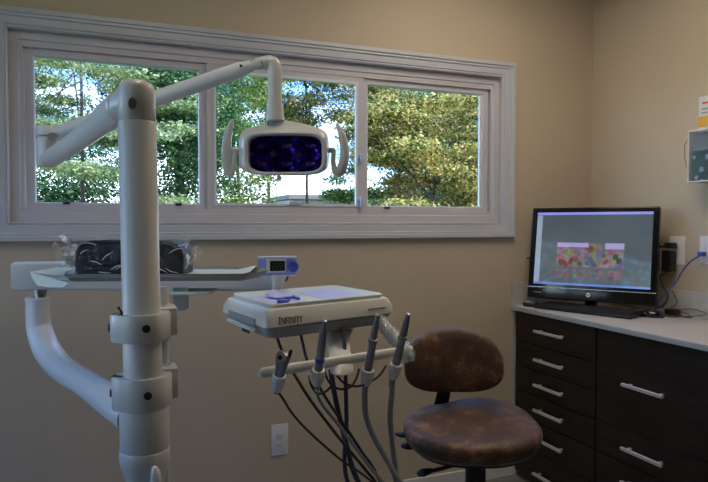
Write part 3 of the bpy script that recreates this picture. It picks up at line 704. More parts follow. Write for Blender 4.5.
b = BM(); box(b, .80, 1.08, 1.45, 1.75, .001, .11, .02, 3); jb = link('floor_junction_box', b, M_white, None, True); tag(jb, 'white plastic junction box on the floor where the dental hoses end', 'junction box')

# ---- handpieces
def handpiece(p, q, label, kind, hose, hr, hm):
    p = V(*p); q = V(*q); d_ = (q - p).normalized(); L_ = (q - p).length
    t = empty('air_water_syringe' if kind == 0 else 'dental_handpiece', label, 'dental instrument', p, 0, 'instruments in the holder bar'); m_ = axis_m(p, q)
    if kind == 0:
        b = BM(); lathe(b, [(.007, -.012), (.010, 0), (.0125, .02), (.0135, .06), (.016, .08), (.018, .092), (.015, .105), (0, .108)], 20, m_); lw('body', b, M_dsteel, t)
        b = BM(); tube(b, [m_ @ V(0, 0, .09), m_ @ V(0, 0, .10) - RV * .004 - FV * .022], [.013, .012], 14); lathe(b, [(.0045, 0), (.009, .001), (.009, .003), (.0045, .003)], 12, axis_m(m_ @ V(0, 0, .10) - RV * .004 - FV * .022, m_ @ V(0, 0, .10) - RV * .008 - FV * .05)); lw('nozzle', b, M_steel, t)
        b = BM(); z_ = m_ @ V(0, 0, .10) - RV * .0046 - FV * .0255; lathe(b, [(0, 0), (.0055, 0), (.0055, .0006), (0, .0006)], 12, axis_m(z_, z_ - RV * .004 - FV * .03)); lw('nozzle_hole', b, M_black, t)
        b = BM(); tube(b, [m_ @ V(0, 0, .075) + RV * .012, m_ @ V(0, 0, .112) + RV * .016], .0045, 10, round_end=2); lw('trigger', b, M_black, t)
    else:
        b = BM(); lathe(b, [(.0075, -.015), (.0095, -.005), (.010, .02), (.0115, .045), (.0105, L_ * .55)], 20, m_); lw('grip', b, M_hose if kind != 3 else M_dsteel, t)
        b = BM(); lathe(b, [(.0108, L_ * .55), (.0095, L_ * .72), (.0085, L_ * .85), (.0065, L_ * .93), (.0062, L_ * .99), (0, L_)], 20, m_); lw('head', b, M_dsteel if kind != 2 else M_hose, t)
        zr = L_ * (.36 if kind == 1 else .60)
        b = BM(); lathe(b, [(.0105, zr), (.0125, zr + .001), (.0125, zr + .011), (.0105, zr + .012)], 20, m_); lw('ring', b, M_blue if kind == 1 else M_dsteel, t)
        b = BM(); lathe(b, [(.0075, -.016), (.0085, -.028), (.0082, -.016)], 14, m_); lw('coupling', b, M_steel, t)
    b = BM(); tube(b, [m_ @ V(0, 0, -.006)] + [V(*h) for h in hose], hr, 12, sub=6); lw('hose', b, hm, t)
handpiece(H[0][1], H[0][2], 'leftmost instrument in the holder, short syringe with angled nozzle head', 0, [(0.379, 1.484, 0.954), (0.395, 1.488, 0.931), (0.419, 1.500, 0.892), (0.468, 1.514, 0.834), (0.556, 1.522, 0.748), (0.647, 1.519, 0.674), (.82, 1.50, .5), (.90, 1.6, .12)], .0032, M_dhose)
handpiece(H[1][1], H[1][2], 'slim handpiece with blue ring, second from the left', 1, [(0.487, 1.506, 0.938), (0.502, 1.511, 0.903), (0.553, 1.513, 0.837), (0.630, 1.514, 0.729), (0.677, 1.507, 0.668), (.84, 1.50, .45), (.91, 1.6, .12)], .0042, M_hose)
handpiece(H[2][1], H[2][2], 'grey handpiece whose tip reaches the right end of the console front', 2, [(0.632, 1.535, 0.907), (0.635, 1.534, 0.853), (0.653, 1.527, 0.798), (0.689, 1.513, 0.730), (0.727, 1.498, 0.664), (.86, 1.48, .5), (.96, 1.55, .2), (.96, 1.6, .12)], .0078, M_hose)
handpiece(H[3][1], H[3][2], 'rightmost dark steel handpiece next to the brown stool back', 3, [(0.718, 1.545, 0.905), (0.713, 1.547, 0.840), (0.718, 1.545, 0.771), (0.726, 1.541, 0.700), (0.736, 1.537, 0.630), (.84, 1.52, .4), (.97, 1.58, .2), (.98, 1.62, .12)], .0078, M_hose)

# small blue items on the tray liner
def small(name, label, cat, px, py, f, m):
    b = BM(); f(b, UM @ Matrix.Translation((px, py, 1.1556))); o = link(name, b, m, None, True); tag(o, label, cat)
small('plastic_disc', 'small round blue disc lying on the lavender liner of the console', 'disc', -.130, -.085, lambda b, m_: lathe(b, [(.0, 0), (.018, 0), (.018, .005), (.015, .009), (0, .01)], 20, m_), M_blue)
def clipf(b, m_):
    tube(b, [m_ @ V(-.02, .012, .004), m_ @ V(0, .0, .008), m_ @ V(.02, -.012, .004)], .0035, 8, sub=4, round_end=2)
    tube(b, [m_ @ V(-.012, -.008, .003), m_ @ V(0, .0, .008), m_ @ V(.015, .012, .01)], .003, 8, sub=4, round_end=2)
small('blue_clip', 'small dark blue clip lying right of the round blue disc', 'clip', -.088, -.055, clipf, M_blue)
def wrapf(b, m_):
    g = []
    for i in range(9):
        r_ = []
        for j in range(7):
            x, y = (i / 8 - .5) * .095, (j / 6 - .5) * .07; z = .004 + .016 * math.exp(-((x + .02) / .02) ** 2) * (j / 6) + .003 * noise.noise(V(x * 60, y * 60, 0)); r_.append(b.verts.new(m_ @ V(x, y, z)))
        g.append(r_)
    for i in range(8):
        for j in range(6): b.faces.new((g[i][j], g[i + 1][j], g[i + 1][j + 1], g[i][j + 1]))
small('barrier_wrap', 'folded lavender plastic wrap standing behind the small blue clip', 'wrap', -.075, .02, wrapf, M_liner)
bw = bpy.data.objects['barrier_wrap']; md = bw.modifiers.new('s', 'SOLIDIFY'); md.thickness = .0012; md.offset = 1

# ------------------------------------------------------------------ stool
SC = V(*(1.085, 1.723, 0.698))
st = empty('operator_stool', 'brown suede dental stool with curved backrest, beside the dark cabinets', 'stool', (SC.x, SC.y, 0), -.373)
b = BM(); n = 56; rows = []
def seat_r(a):
    c, s = math.cos(a), math.sin(a); ex = .218; ey = .185 if s > 0 else .205
    k = (abs(c) ** 2.4 + abs(s) ** 2.4) ** (-1 / 2.4); return V(c * ex * k, s * ey * k, 0)
def seat_z(x, y):
    z = .0
    rear = max(0, y) / .2
    z += rear ** 1.5 * (.012 + .028 * (1 / (1 + math.exp(-(x - .0) / .035))) - .006 * math.exp(-((x + .07) / .05) ** 2))
    z -= .018 * max(0, -y / .21) ** 2
    z -= .010 * max(0, -x / .22) ** 2
    z += -.006 * math.exp(-(x / .10) ** 2 - (y / .12) ** 2)
    return z
def sring(k, dz, kz=1.0):
    out = []
    for i in range(n):
        a = 2 * PI * i / n; p = seat_r(a) * k; out.append(V(p.x, p.y, .700 + dz + seat_z(p.x, p.y) * kz))
    return out
rs = [sring(.25, -.072, .5), sring(.85, -.070, .8), sring(.93, -.062), sring(.97, -.052), sring(.985, -.047), sring(.98, -.044), sring(1.0, -.036), sring(1.01, -.024), sring(1.0, -.012), sring(.965, -.003), sring(.9, .001), sring(.75, .002), sring(.55, .001), sring(.3, 0), sring(.1, 0)]
rings(b, rs); link('seat', b, M_leather, st, True).location.z = .03
b = BM(); rs = [[V(p.x, p.y, p.z) for p in sring(.6, -.085, .6)], sring(.86, -.079, .8), sring(.86, -.0705, .8)]; rings(b, rs); link('seat_pan', b, M_black, st, True).location.z = .03
# backrest (local x right, y away from camera)
b = BM(); BX, BZ = -.036 , .882
def back_ring(k, y, ky=0):
    out = []
    for i in range(64):
        a = 2 * PI * i / 64; c, s = math.cos(a), math.sin(a)
        if s >= 0: x = math.copysign(abs(c) ** .82, c) * .172; z = abs(s) ** .95 * .118
        else:
            x = math.copysign(abs(c) ** .50, c) * .172; z = -abs(s) ** .62 * .100; x *= 1 - .22 * (abs(s) ** 2.2)
        x *= k; z *= k
        out.append(V(BX + x, .175 + y - .045 * (x / .17) ** 2 + .02 * (z / .1) * 1, BZ + z))
    return out
rs = [back_ring(.3, .022), back_ring(.85, .022), back_ring(.96, .015), back_ring(1.0, .004), back_ring(1.0, -.008), back_ring(.965, -.020), back_ring(.9, -.026), back_ring(.7, -.030), back_ring(.4, -.032), back_ring(.1, -.032)]
rings(b, rs); link('backrest', b, M_leather, st, True)
b = BM(); rs = []
for x, y, z, w_, t_ in [(a + .02, b_, c_ + (.02 if c_ < .7 else 0), d_, e_) for a, b_, c_, d_, e_ in ((-.072, .21, .82, .045, .012), (-.075, .212, .78, .046, .012), (-.088, .212, .72, .05, .012), (-.085, .21, .655, .05, .012), (-.06, .16, .632, .05, .012), (0, .05, .625, .05, .012))]:
    v_ = V(0, 1, 0) if z > .66 else (V(0, .3, 1).normalized() if z > .63 else V(0, 0, 1))
    c = V(x, y, z); rs.append([c - V(w_ / 2, 0, 0) - v_ * t_ / 2, c + V(w_ / 2, 0, 0) - v_ * t_ / 2, c + V(w_ / 2, 0, 0) + v_ * t_ / 2, c - V(w_ / 2, 0, 0) + v_ * t_ / 2])
rings(b, rs); link('back_bracket', b, M_black, st)
b = BM(); box(b, -.07, .07, -.07, .10, .590, .628, .01, 3); link('mechanism', b, M_black, st, True).location.z = .025
b = BM(); lathe(b, [(.033, .30), (.033, .575), (.038, .58), (.038, .618)], 28, Matrix.Translation((.015, 0, 0))); link('column_shroud', b, M_black, st, True)
b = BM(); lathe(b, [(.02, .10), (.02, .31)], 20, Matrix.Translation((.015, 0, 0))); link('gas_column', b, M_dsteel, st, True)
for p0, p1, z0, z1, lr in (((-.06, .03), (-.225, .03), .640, .672, .011), ((-.05, .0), (-.208, -.01), .632, .648, .013), ((-.03, -.04), (-.160, -.055), .61, .580, .014)):
    b = BM(); a0, a1 = V(*p0, z0), V(*p1, z1); tube(b, [a0, a0.lerp(a1, .5) + V(0, 0, -.004), a1], .0065, 12, sub=4); lv = link('lever', b, M_black, st, True)
    b = BM(); tube(b, [a0.lerp(a1, .82), a1, a1 + (a1 - a0).normalized() * .012], [lr * .6, lr, lr * .8], 16, round_end=2, sub=3, flat=(1.5, .8)); link('paddle', b, M_black, lv, True)
for k in range(5):
    a = 2 * PI * k / 5 + .3; d_ = V(math.cos(a), math.sin(a), 0)
    b = BM(); tube(b, [V(.015, 0, .115) + d_ * .02, V(.015, 0, .11) + d_ * .12, V(.015, 0, .08) + d_ * .29], [.022, .018, .012], 14, sub=3, round_end=1); lg = link('leg', b, M_black, st, True)
    b = BM(); e = V(.015, 0, 0) + d_ * .285; s_ = d_.cross(UP)
    for q in (-1, 1): tube(b, [e + s_ * (.012 * q - .006) + V(0, 0, .0255), e + s_ * (.012 * q + .006) + V(0, 0, .0255)], .025, 18)
    tube(b, [e + V(0, 0, .03), e + V(0, 0, .08)], .006, 8); link('caster', b, M_black, lg, True)

# ------------------------------------------------------------------ computer on the counter
MBL, MBR = V(2.034, 2.694, .985), V(2.377, 2.178, .985); mr = (MBR - MBL); MW = mr.length; mr.normalize()
nrm = V(mr.y, -mr.x, 0)   # towards the room
if nrm.dot(V(-1, -1, 0)) < 0: nrm = -nrm
tilt = math.radians(10); upv = (UP * math.cos(tilt) - nrm * math.sin(tilt)).normalized(); nz = mr.cross(upv).normalized()
if nz.dot(nrm) < 0: nz = -nz
c = (MBL + MBR) / 2; MHt = .478
pc = empty('desktop_computer', 'black all-in-one computer showing a web page, standing on the pale counter', 'computer', (c.x, c.y, CT), 0)
MM = Matrix(((mr.x, upv.x, nz.x, c.x), (mr.y, upv.y, nz.y, c.y), (mr.z, upv.z, nz.z, c.z), (0, 0, 0, 1)))
b = BM(); box(b, -MW / 2, MW / 2, 0, MHt, -.045, 0, .006, 3, MM); hs = lw('housing', b, M_gloss, pc)
b = BM(); box(b, -MW / 2 + .001, MW / 2 - .001, .056, .0605, -.002, .0015, .0005, 1, MM); lw('silver_strip', b, M_glint, hs, False)
b = BM(); lathe(b, [(0, 0), (.0115, 0), (.0115, .001), (0, .001)], 28, MM @ Matrix.Translation((-.0, .031, .0003))); lw('logo_disc', b, M_outlet, hs, False)
text_mesh('logo_letters', 'hp', .016, M_gloss, hs, rootmat(pc).inverted() @ MM @ Matrix.Translation((0, .0315, .0016)) @ Matrix.Shear('XY', 4, (0, 0)), .0003)
b = BM(); box(b, -.275, -.235, .029, .033, .0001, .0006, 0, 1, MM); lw('small_print', b, M_under, hs, False)
def em(name, c1, c2, st_, sc, ramp=None):
    m = bpy.data.materials.new(name); m.use_nodes = True; nt = m.node_tree; bb = nt.nodes['Principled BSDF']
    bb.inputs['Base Color'].default_value = (.02, .02, .025, 1); bb.inputs['Roughness'].default_value = .04; bb.inputs['Specular IOR Level'].default_value = 1.0
    tc = nt.nodes.new('ShaderNodeTexCoord'); v = nt.nodes.new('ShaderNodeTexNoise'); v.inputs['Scale'].default_value = sc
    nt.links.new(tc.outputs['Object'], v.inputs['Vector']); r = nt.nodes.new('ShaderNodeValToRGB'); e = r.color_ramp.elements
    if ramp:
        r.color_ramp.interpolation = 'EASE'; e[0].color = (*ramp[0], 1); e[1].color = (*ramp[-1], 1); e[0].position = .32; e[1].position = .68
        for i, cc in enumerate(ramp[1:-1]): k = e.new(.32 + .36 * (i + 1) / (len(ramp) - 1)); k.color = (*cc, 1)
        v.inputs['Detail'].default_value = 1.5; r.color_ramp.interpolation = 'LINEAR'
        sp = nt.nodes.new('ShaderNodeSeparateColor'); nt.links.new(v.outputs['Color'], sp.inputs[0]); nt.links.new(sp.outputs[1], r.inputs[0])
    else:
        e[0].color = (*c1, 1); e[1].color = (*c2, 1); e[0].position = .35; e[1].position = .65; nt.links.new(v.outputs['Fac'], r.inputs[0])
    if ramp:
        mr_ = nt.nodes.new('ShaderNodeMapRange'); mr_.data_type = 'FLOAT_VECTOR'; v.inputs['Detail'].default_value = 2.5
        nt.links.new(v.outputs['Color'], mr_.inputs['Vector'])
        mr_.inputs[7].default_value = (.36, .38, .36); mr_.inputs[8].default_value = (.64, .66, .64); mr_.inputs[9].default_value = (.10, .08, .09); mr_.inputs[10].default_value = (.34, .25, .30)
        nt.links.new(mr_.outputs[1], bb.inputs['Emission Color'])
    else: nt.links.new(r.outputs[0], bb.inputs['Emission Color'])
    bb.inputs['Emission Strength'].default_value = st_
    return m
SW0, SW1, SH0, SH1 = -MW / 2 + .030, MW / 2 - .028, .075, MHt - .026
def sp_(x0, x1, y0, y1, z, m, nm, par):
    b = BM(); X = lambda f: SW0 + (SW1 - SW0) * f; Yf = lambda f: SH0 + (SH1 - SH0) * f
    box(b, X(x0), X(x1), Yf(y0), Yf(y1), .0002, z, 0, 1, MM); return lw(nm, b, m, par, False)
scr = sp_(0, 1, 0, 1, .0008, em('page_grey', (.05, .066, .08), (.075, .093, .108), .8, 3), 'screen', pc)
sp_(.0, 1, .965, 1, .0010, em('title_bar', (.18, .18, .50), (.22, .22, .6), .9, 5), 'title_bar', scr)
sp_(.0, 1, 0, .028, .0010, em('task_bar', (.06, .12, .36), (.12, .2, .5), .9, 5), 'task_bar', scr)
sp_(.0, .05, .03, .96, .0010, em('page_margin', (.20, .25, .32), (.22, .28, .36), .8, 5), 'page_margin', scr)
sp_(.20, .78, .25, .58, .0010, em('photo_banner', 0, 0, .5, 26, [(.38, .34, .55), (.30, .04, .06), (.42, .38, .08), (.25, .09, .04), (.10, .14, .45), (.35, .33, .5), (.45, .12, .16), (.10, .09, .05)]), 'photo_banner', scr)
sp_(.20, .48, .52, .58, .0011, em('banner_sky', (.28, .27, .48), (.34, .3, .5), .75, 5), 'banner_sky', scr)
sp_(.62, .78, .50, .58, .0011, em('banner_sky_right', (.26, .25, .48), (.33, .3, .5), .75, 5), 'banner_sky', scr)
for i in range(4):
    x = .205 + i * .15
    sp_(x, x + .115, .10, .215, .0010, em('thumbnail_%d' % i, 0, 0, .4, 38 + i * 3, [(.30, .28, .35), (.03, .10, .03), (.28, .05, .05), (.02, .05, .02), (.35, .3, .12), (.3, .28, .4)]), 'thumbnail', scr)
def blob(fx, fy, rx_, ry_, col, z, nm):
    b = BM(); X = SW0 + (SW1 - SW0) * fx; Y_ = SH0 + (SH1 - SH0) * fy
    lathe(b, [(0, .0002), (1, .0002), (1, z), (0, z)], 18, MM @ Matrix.Translation((X, Y_, 0)) @ Matrix.Diagonal((rx_, ry_, 1, 1)))
    lw(nm, b, em('glow_' + nm, tuple(c * .8 for c in col), col, .45, 40), scr, False)
random.seed(5)
pal = {'red': (.26, .05, .06), 'yellow': (.30, .28, .09), 'orange': (.26, .12, .05), 'blue': (.10, .13, .36), 'pale': (.30, .28, .38), 'green': (.07, .10, .06)}
spots = [('red', .24, .31), ('red', .28, .29), ('red', .33, .33), ('yellow', .28, .46), ('yellow', .31, .42), ('yellow', .35, .45), ('orange', .37, .36), ('red', .41, .30), ('pale', .43, .43), ('blue', .47, .31), ('blue', .50, .36), ('blue', .53, .30), ('orange', .50, .49), ('yellow', .57, .31), ('orange', .61, .41), ('red', .63, .33), ('pale', .66, .39), ('green', .71, .40), ('green', .74, .35), ('pale', .22, .44)]
gm = {k: em('glow_' + k, tuple(c * .6 for c in v), v, .42, 40) for k, v in pal.items()}
for i_, (k, fx, fy) in enumerate(spots):
    b = BM(); X = SW0 + (SW1 - SW0) * fx; Y_ = SH0 + (SH1 - SH0) * fy
    lathe(b, [(0, .0002), (1, .0002), (1, .0012 + i_ * .00003), (0, .0012 + i_ * .00003)], 14, MM @ Matrix.Translation((X, Y_, 0)) @ Matrix.Rotation(random.uniform(-.6, .6), 4, 'Z') @ Matrix.Diagonal((random.uniform(.009, .014), random.uniform(.011, .020), 1, 1)))
    lw('picture_shape', b, gm[k], scr, False)
# stand
b = BM(); q0 = c - nrm * .02
box(b, -.11, .11, -.10, .0, .0, .010, .004, 2, Matrix(((mr.x, nrm.x, 0, q0.x), (mr.y, nrm.y, 0, q0.y), (0, 0, 1, CT + .0005), (0, 0, 0, 1))))
tube(b, [V(q0.x, q0.y, CT + .008) - nrm * .06, V(q0.x, q0.y, CT + .05) - nrm * .04, V(q0.x, q0.y, CT + .12) - nrm * .035], .022, 14, flat=(1.8, .5)); lw('stand', b, M_gloss, pc)

# keyboard
K0, K1 = V(2.036, 2.640, CT), V(2.215, 2.135, CT); kd = (K1 - K0); KL = kd.length - .03; kd.normalize(); kn_ = V(-kd.y, kd.x, 0)
if kn_.dot(V(1, .5, 0)) < 0: kn_ = -kn_
KM = Matrix(((kd.x, kn_.x, 0, K0.x), (kd.y, kn_.y, 0, K0.y), (0, 0, 1, CT + .0004), (0, 0, 0, 1)))
kb = empty('keyboard', 'black computer keyboard on the counter in front of the monitor', 'keyboard', K0 + V(0, 0, .0004), 0)
b = BM(); rs = []
for y, z in ((0, .012), (.155, .022)): pass
t_ = bmesh.new(); box(t_, 0, KL, 0, .155, 0, .014, .003, 2)
for v in t_.verts:
    if v.co.z > .007: v.co.z += v.co.y * .07
merge(b, t_, KM); lw('keyboard_body', b, M_black, kb)
b = BM()
for r in range(6):
    y = .012 + r * .0225; x = .010; k = 0
    while x < KL - .022:
        w_ = .0165
        if r == 0 and .08 < x < .09: w_ = .11
        if not (KL - .125 < x < KL - .118 or KL - .20 < x < KL - .195):
            z = .014 + y * .07; box(b, x, x + w_, y, y + .0185, z, z + .006, .0015, 1, KM)
        x += w_ + .0025
kk_ = lw('keys', b, M_keys, kb, False)
kk_['kind'] = 'stuff'
# mouse
mo = empty('computer_mouse', 'black computer mouse on the counter right of the keyboard', 'mouse', (2.365, 2.185, CT), -.9)
b = BM(); lathe(b, [(.028, 0), (.031, .006), (.030, .016), (.024, .027), (.014, .033), (0, .035)], 24, Matrix.Scale(1.7, 4, (1, 0, 0))); link('mouse_body', b, M_gloss, mo, True)
b = BM(); tube(b, [V(.022, -.004, .028), V(.022, .004, .028)], .008, 14); link('scroll_wheel', b, M_grey, mo, True)
b = BM(); tube(b, [V(.05, 0, .01), V(.08, .02, .004), V(.11, .07, .004), V(.08, .14, .004)], .0022, 8, sub=5); link('cord', b, M_black, mo, True)
# small black dish shaped device left of the keyboard
dv = empty('desk_device', 'low rounded black device with grey top, left of the keyboard', 'device', (2.075, 2.712, CT), -.98)
b = BM(); lathe(b, [(.030, 0), (.034, .006), (.034, .014), (.030, .020), (.026, .021), (0, .021)], 28, Matrix.Scale(1.35, 4, (1, 0, 0))); link('device_body', b, M_black, dv, True)
b = BM(); lathe(b, [(.025, .0211), (.024, .025), (.018, .030), (0, .032)], 28, Matrix.Scale(1.35, 4, (1, 0, 0))); link('device_top', b, M_under, dv, True)

# ------------------------------------------------------------------ outlets
def outlet(loc, rz, w_, h_, label, kind='duplex'):
    t = empty('wall_outlet', label, 'outlet', loc, rz, 'wall outlets')      # local -y faces the room
    b = BM(); box(b, -w_ / 2, w_ / 2, -.006, -.0005, -h_ / 2, h_ / 2, .002, 2); pl = link('cover_plate', b, M_outlet, t, True)
    for s in ((-1, 1) if kind == 'duplex' else (0,)):
        b = BM(); hh = .017 if kind == 'duplex' else .033
        box(b, -.0165, .0165, -.0085, -.005, s * .021 - hh, s * .021 + hh * (1 if kind != 'duplex' else .75), .003, 2); so = link('socket', b, M_outlet, t, True)
        if kind == 'duplex':
            b = BM()
            for x in (-.0065, .0065): box(b, x - .0012, x + .0012, -.0089, -.0083, s * .021 - .006, s * .021 + .004)
            lathe(b, [(0, 0), (.0025, 0), (.0025, .0005), (0, .0005)], 10, axis_m(V(0, -.0085, s * .021 - .011), V(0, -1, s * .021 - .011))); link('slots', b, M_slot, so)
    return t
outlet((.7215, YB, .361), 0, .081, .146, 'white outlet low on the back wall left of the hanging hoses')
o2 = outlet((XR, 2.215, 1.242), -PI / 2, .088, .135, 'white outlet on the right wall behind the black power plug')
o3 = outlet((XR, 2.045, 1.250), -PI / 2, .095, .130, 'white wall jack plate on the right wall with a blue network cable', 'jack')

# power adapter on outlet
ap = empty('power_adapter', 'black power plug in the right wall outlet beside the monitor', 'plug', (2.530, 2.239, 1.185), 0)
b = BM(); a = V(*(2.532, 2.241, 1.199)); box(b, a.x - .028, a.x + .013, a.y - .028, a.y + .028, a.z - .062, a.z + .042, .006, 3); lw('adapter_body', b, M_black, ap)
b = BM(); a = V(*(2.515, 2.221, 1.264)); box(b, a.x - .02, a.x + .02, a.y - .02, a.y + .025, a.z - .012, a.z + .016, .005, 3); tube(b, [a + V(-.01, .015, 0), a + V(-.02, .05, -.01), a + V(-.03, .07, -.05)], .005, 10, sub=4); lw('plug_head', b, M_black, ap)
b = BM(); tube(b, [(2.500, 2.218, 1.167), (2.500, 2.229, 1.133), (2.490, 2.255, 1.121), (2.480, 2.245, 1.093), (2.470, 2.218, 1.062), (2.460, 2.189, 1.037), (2.450, 2.182, 1.005), (2.440, 2.201, 0.979), (2.420, 2.229, 0.962)], .0035, 10, sub=6); lw('cord', b, M_black, ap)
# blue network cable
b = BM(); tube(b, [(2.535, 2.063, 1.232), (2.510, 2.063, 1.223), (2.500, 2.102, 1.193), (2.490, 2.136, 1.145), (2.480, 2.159, 1.096), (2.460, 2.186, 1.051), (2.440, 2.207, 1.012), (2.430, 2.210, 0.988), (2.420, 2.177, 0.973)], .0032, 10, sub=6)
nc = empty('network_cable', 'blue network cable from the wall jack down behind the monitor', 'cable', (2.535, 2.063, 1.232), 0); lw('cable', b, M_blind, nc)
b = BM(); a = V(*(2.533, 2.064, 1.232)); box(b, a.x - .02, a.x + .011, a.y - .012, a.y + .012, a.z - .009, a.z + .009, .002, 2); lw('connector', b, M_blue, nc)
# usb receiver and thin tangled cords near the wall
ua = empty('cable_adapter', 'small black cable adapter with tangled thin cords, right of the mouse', 'adapter', (2.505, 2.205, CT), 0)
b = BM(); box(b, 2.480, 2.530, 2.175, 2.225, CT + .0005, CT + .030, .005, 2); lw('adapter_block', b, M_black, ua)
b = BM(); z = CT + .004
tube(b, [(2.50, 2.18, z + .01), (2.485, 2.13, z), (2.50, 2.09, z), (2.52, 2.13, z + .01), (2.515, 2.18, z + .02)], .0022, 8, sub=6)
tube(b, [(2.49, 2.22, z + .01), (2.45, 2.27, z), (2.42, 2.25, z), (2.43, 2.20, z), (2.47, 2.15, z), (2.49, 2.10, z + .003), (2.52, 2.03, z + .02)], .0022, 8, sub=6)
tube(b, [(2.53, 2.19, z + .02), (2.535, 2.12, z + .035), (2.53, 2.06, z + .03), (2.52, 2.02, z + .022)], .0018, 8, sub=6)
lw('thin_cord', b, M_brown, ua)
b = BM(); tube(b, [(2.530, 2.225, 1.050), (2.530, 2.207, 1.017), (2.530, 2.196, 0.990), (2.52, 2.23, CT + .025)], .0018, 8, sub=5)
lw('thin_cord', b, M_brown, ua)
# peg behind monitor
b = BM(); a = V(*(2.112, 2.790, 1.187)); tube(b, [V(a.x + .02, 2.799, a.z), V(a.x + .02, 2.785, a.z), V(a.x - .012, 2.78, a.z - .003)], .0045, 10, round_end=1); o = link('wall_peg', b, M_brown, None, True); tag(o, 'tiny brown peg on the back wall just left of the monitor', 'peg')

# ------------------------------------------------------------------ wall holder at the right edge
wb = empty('wall_holder', 'clear wall mounted holder with wire frame at the right edge', 'holder', (XR, 2.02, 1.56), 0)
y1, y0, z0, z1, xf = 2.085, 1.86, 1.562, 1.792, 2.46
b = BM()
t_ = .0025
box(b, xf, xf + t_, y0, y1, z0, z1); box(b, xf, XR - .003, y0, y0 + t_, z0, z1); box(b, xf, XR - .003, y1 - t_, y1, z0, z1); box(b, xf, XR - .003, y0, y1, z0, z0 + t_); lw('clear_bin', b, M_bin, wb, False)
b = BM()
for a_, c_ in (((xf, y0, z0), (xf, y1, z0)), ((xf, y0, z1), (xf, y1, z1)), ((xf, y1, z0), (xf, y1, z1)), ((xf, y0, z0), (xf, y0, z1)), ((xf, y1, z1), (XR - .002, y1, z1)), ((xf, y1, z0), (XR - .002, y1, z0)), ((xf, y0, z1), (XR - .002, y0, z1)), ((xf, y0, z0), (XR - .002, y0, z0))): tube(b, [a_, c_], .0035, 8)
lw('rim', b, M_outlet, wb)
b = BM(); tube(b, [(xf, y1, z1 - .03), (xf, y1 + .022, z1 - .06), (xf, y1 + .022, z1 - .11), (xf, y1 + .006, z1 - .17)], .002, 8, sub=1); lw('side_wire', b, M_wire, wb)
def floral():
    m = bpy.data.materials.new('dark_dotted_carton'); m.use_nodes = True; nt = m.node_tree; bb = nt.nodes['Principled BSDF']; tc = nt.nodes.new('ShaderNodeTexCoord')
    v = nt.nodes.new('ShaderNodeTexVoronoi'); v.inputs['Scale'].default_value = 22; nt.links.new(tc.outputs['Object'], v.inputs['Vector'])
    r = nt.nodes.new('ShaderNodeValToRGB'); e = r.color_ramp.elements; r.color_ramp.interpolation = 'CONSTANT'; e[0].color = (.55, .62, .68, 1); e[1].position = .3; e[1].color = (.02, .035, .07, 1)
    n = nt.nodes.new('ShaderNodeTexNoise'); n.inputs['Scale'].default_value = 14; nt.links.new(tc.outputs['Object'], n.inputs['Vector'])
    r2 = nt.nodes.new('ShaderNodeValToRGB'); f = r2.color_ramp.elements; f[0].position = .45; f[0].color = (.02, .03, .07, 1); f[1].position = .6; f[1].color = (.03, .13, .07, 1)
    mx = nt.nodes.new('ShaderNodeMix'); mx.data_type = 'RGBA'; r.color_ramp.elements[0].color = (1, 1, 1, 1); r.color_ramp.elements[1].color = (0, 0, 0, 1)
    nt.links.new(v.outputs['Distance'], r.inputs[0]); nt.links.new(n.outputs['Fac'], r2.inputs[0]); nt.links.new(r.outputs[0], mx.inputs[0]); nt.links.new(r2.outputs[0], mx.inputs[6]); mx.inputs[7].default_value = (.5, .58, .66, 1)
    nt.links.new(mx.outputs[2], bb.inputs['Base Color']); bb.inputs['Roughness'].default_value = .5
    return m
b = BM(); box(b, xf + .008, XR - .012, y0 + .01, y1 - .008, z0 + .004, z0 + .135, .003, 2); o = link('dotted_carton', b, floral(), None); tag(o, 'dark blue and green carton with pale dots inside the wall holder', 'carton')
b = BM(); box(b, xf + .012, XR - .014, y0 + .012, y1 - .012, z0 + .137, z1 - .012, .003, 2); o = link('grey_carton', b, M_grey, None); tag(o, 'plain grey box on top of the dotted carton in the wall holder', 'carton')
b = BM(); t0 = empty('notice_card', 'white card with orange band and red and grey lines above the wall holder', 'card', (XR - .004, 2.0, 1.80), 0)
zc0 = V(*(2.554, 2.115, 1.828)).z; ya = V(*(2.540, 2.104, 1.825)).y
b = BM(); box(b, XR - .010, XR - .007, 1.88, ya, zc0 - .03, zc0 + .13, 0); lw('card', b, M_wpaper, t0, False)
b = BM(); box(b, XR - .0115, XR - .010, 1.88, ya + .0005, zc0 - .01, zc0 + .038, 0); lw('orange_band', b, M_orange, t0, False)
b = BM(); box(b, XR - .0115, XR - .010, 1.88, ya - .02, zc0 + .095, zc0 + .103, 0); lw('red_line', b, M_red, t0, False)
b = BM(); box(b, XR - .0115, XR - .010, 1.88, ya - .015, zc0 + .068, zc0 + .075, 0); box(b, XR - .0115, XR - .010, 1.88, ya - .015, zc0 + .052, zc0 + .057, 0); lw('grey_line', b, M_ink2, t0, False)

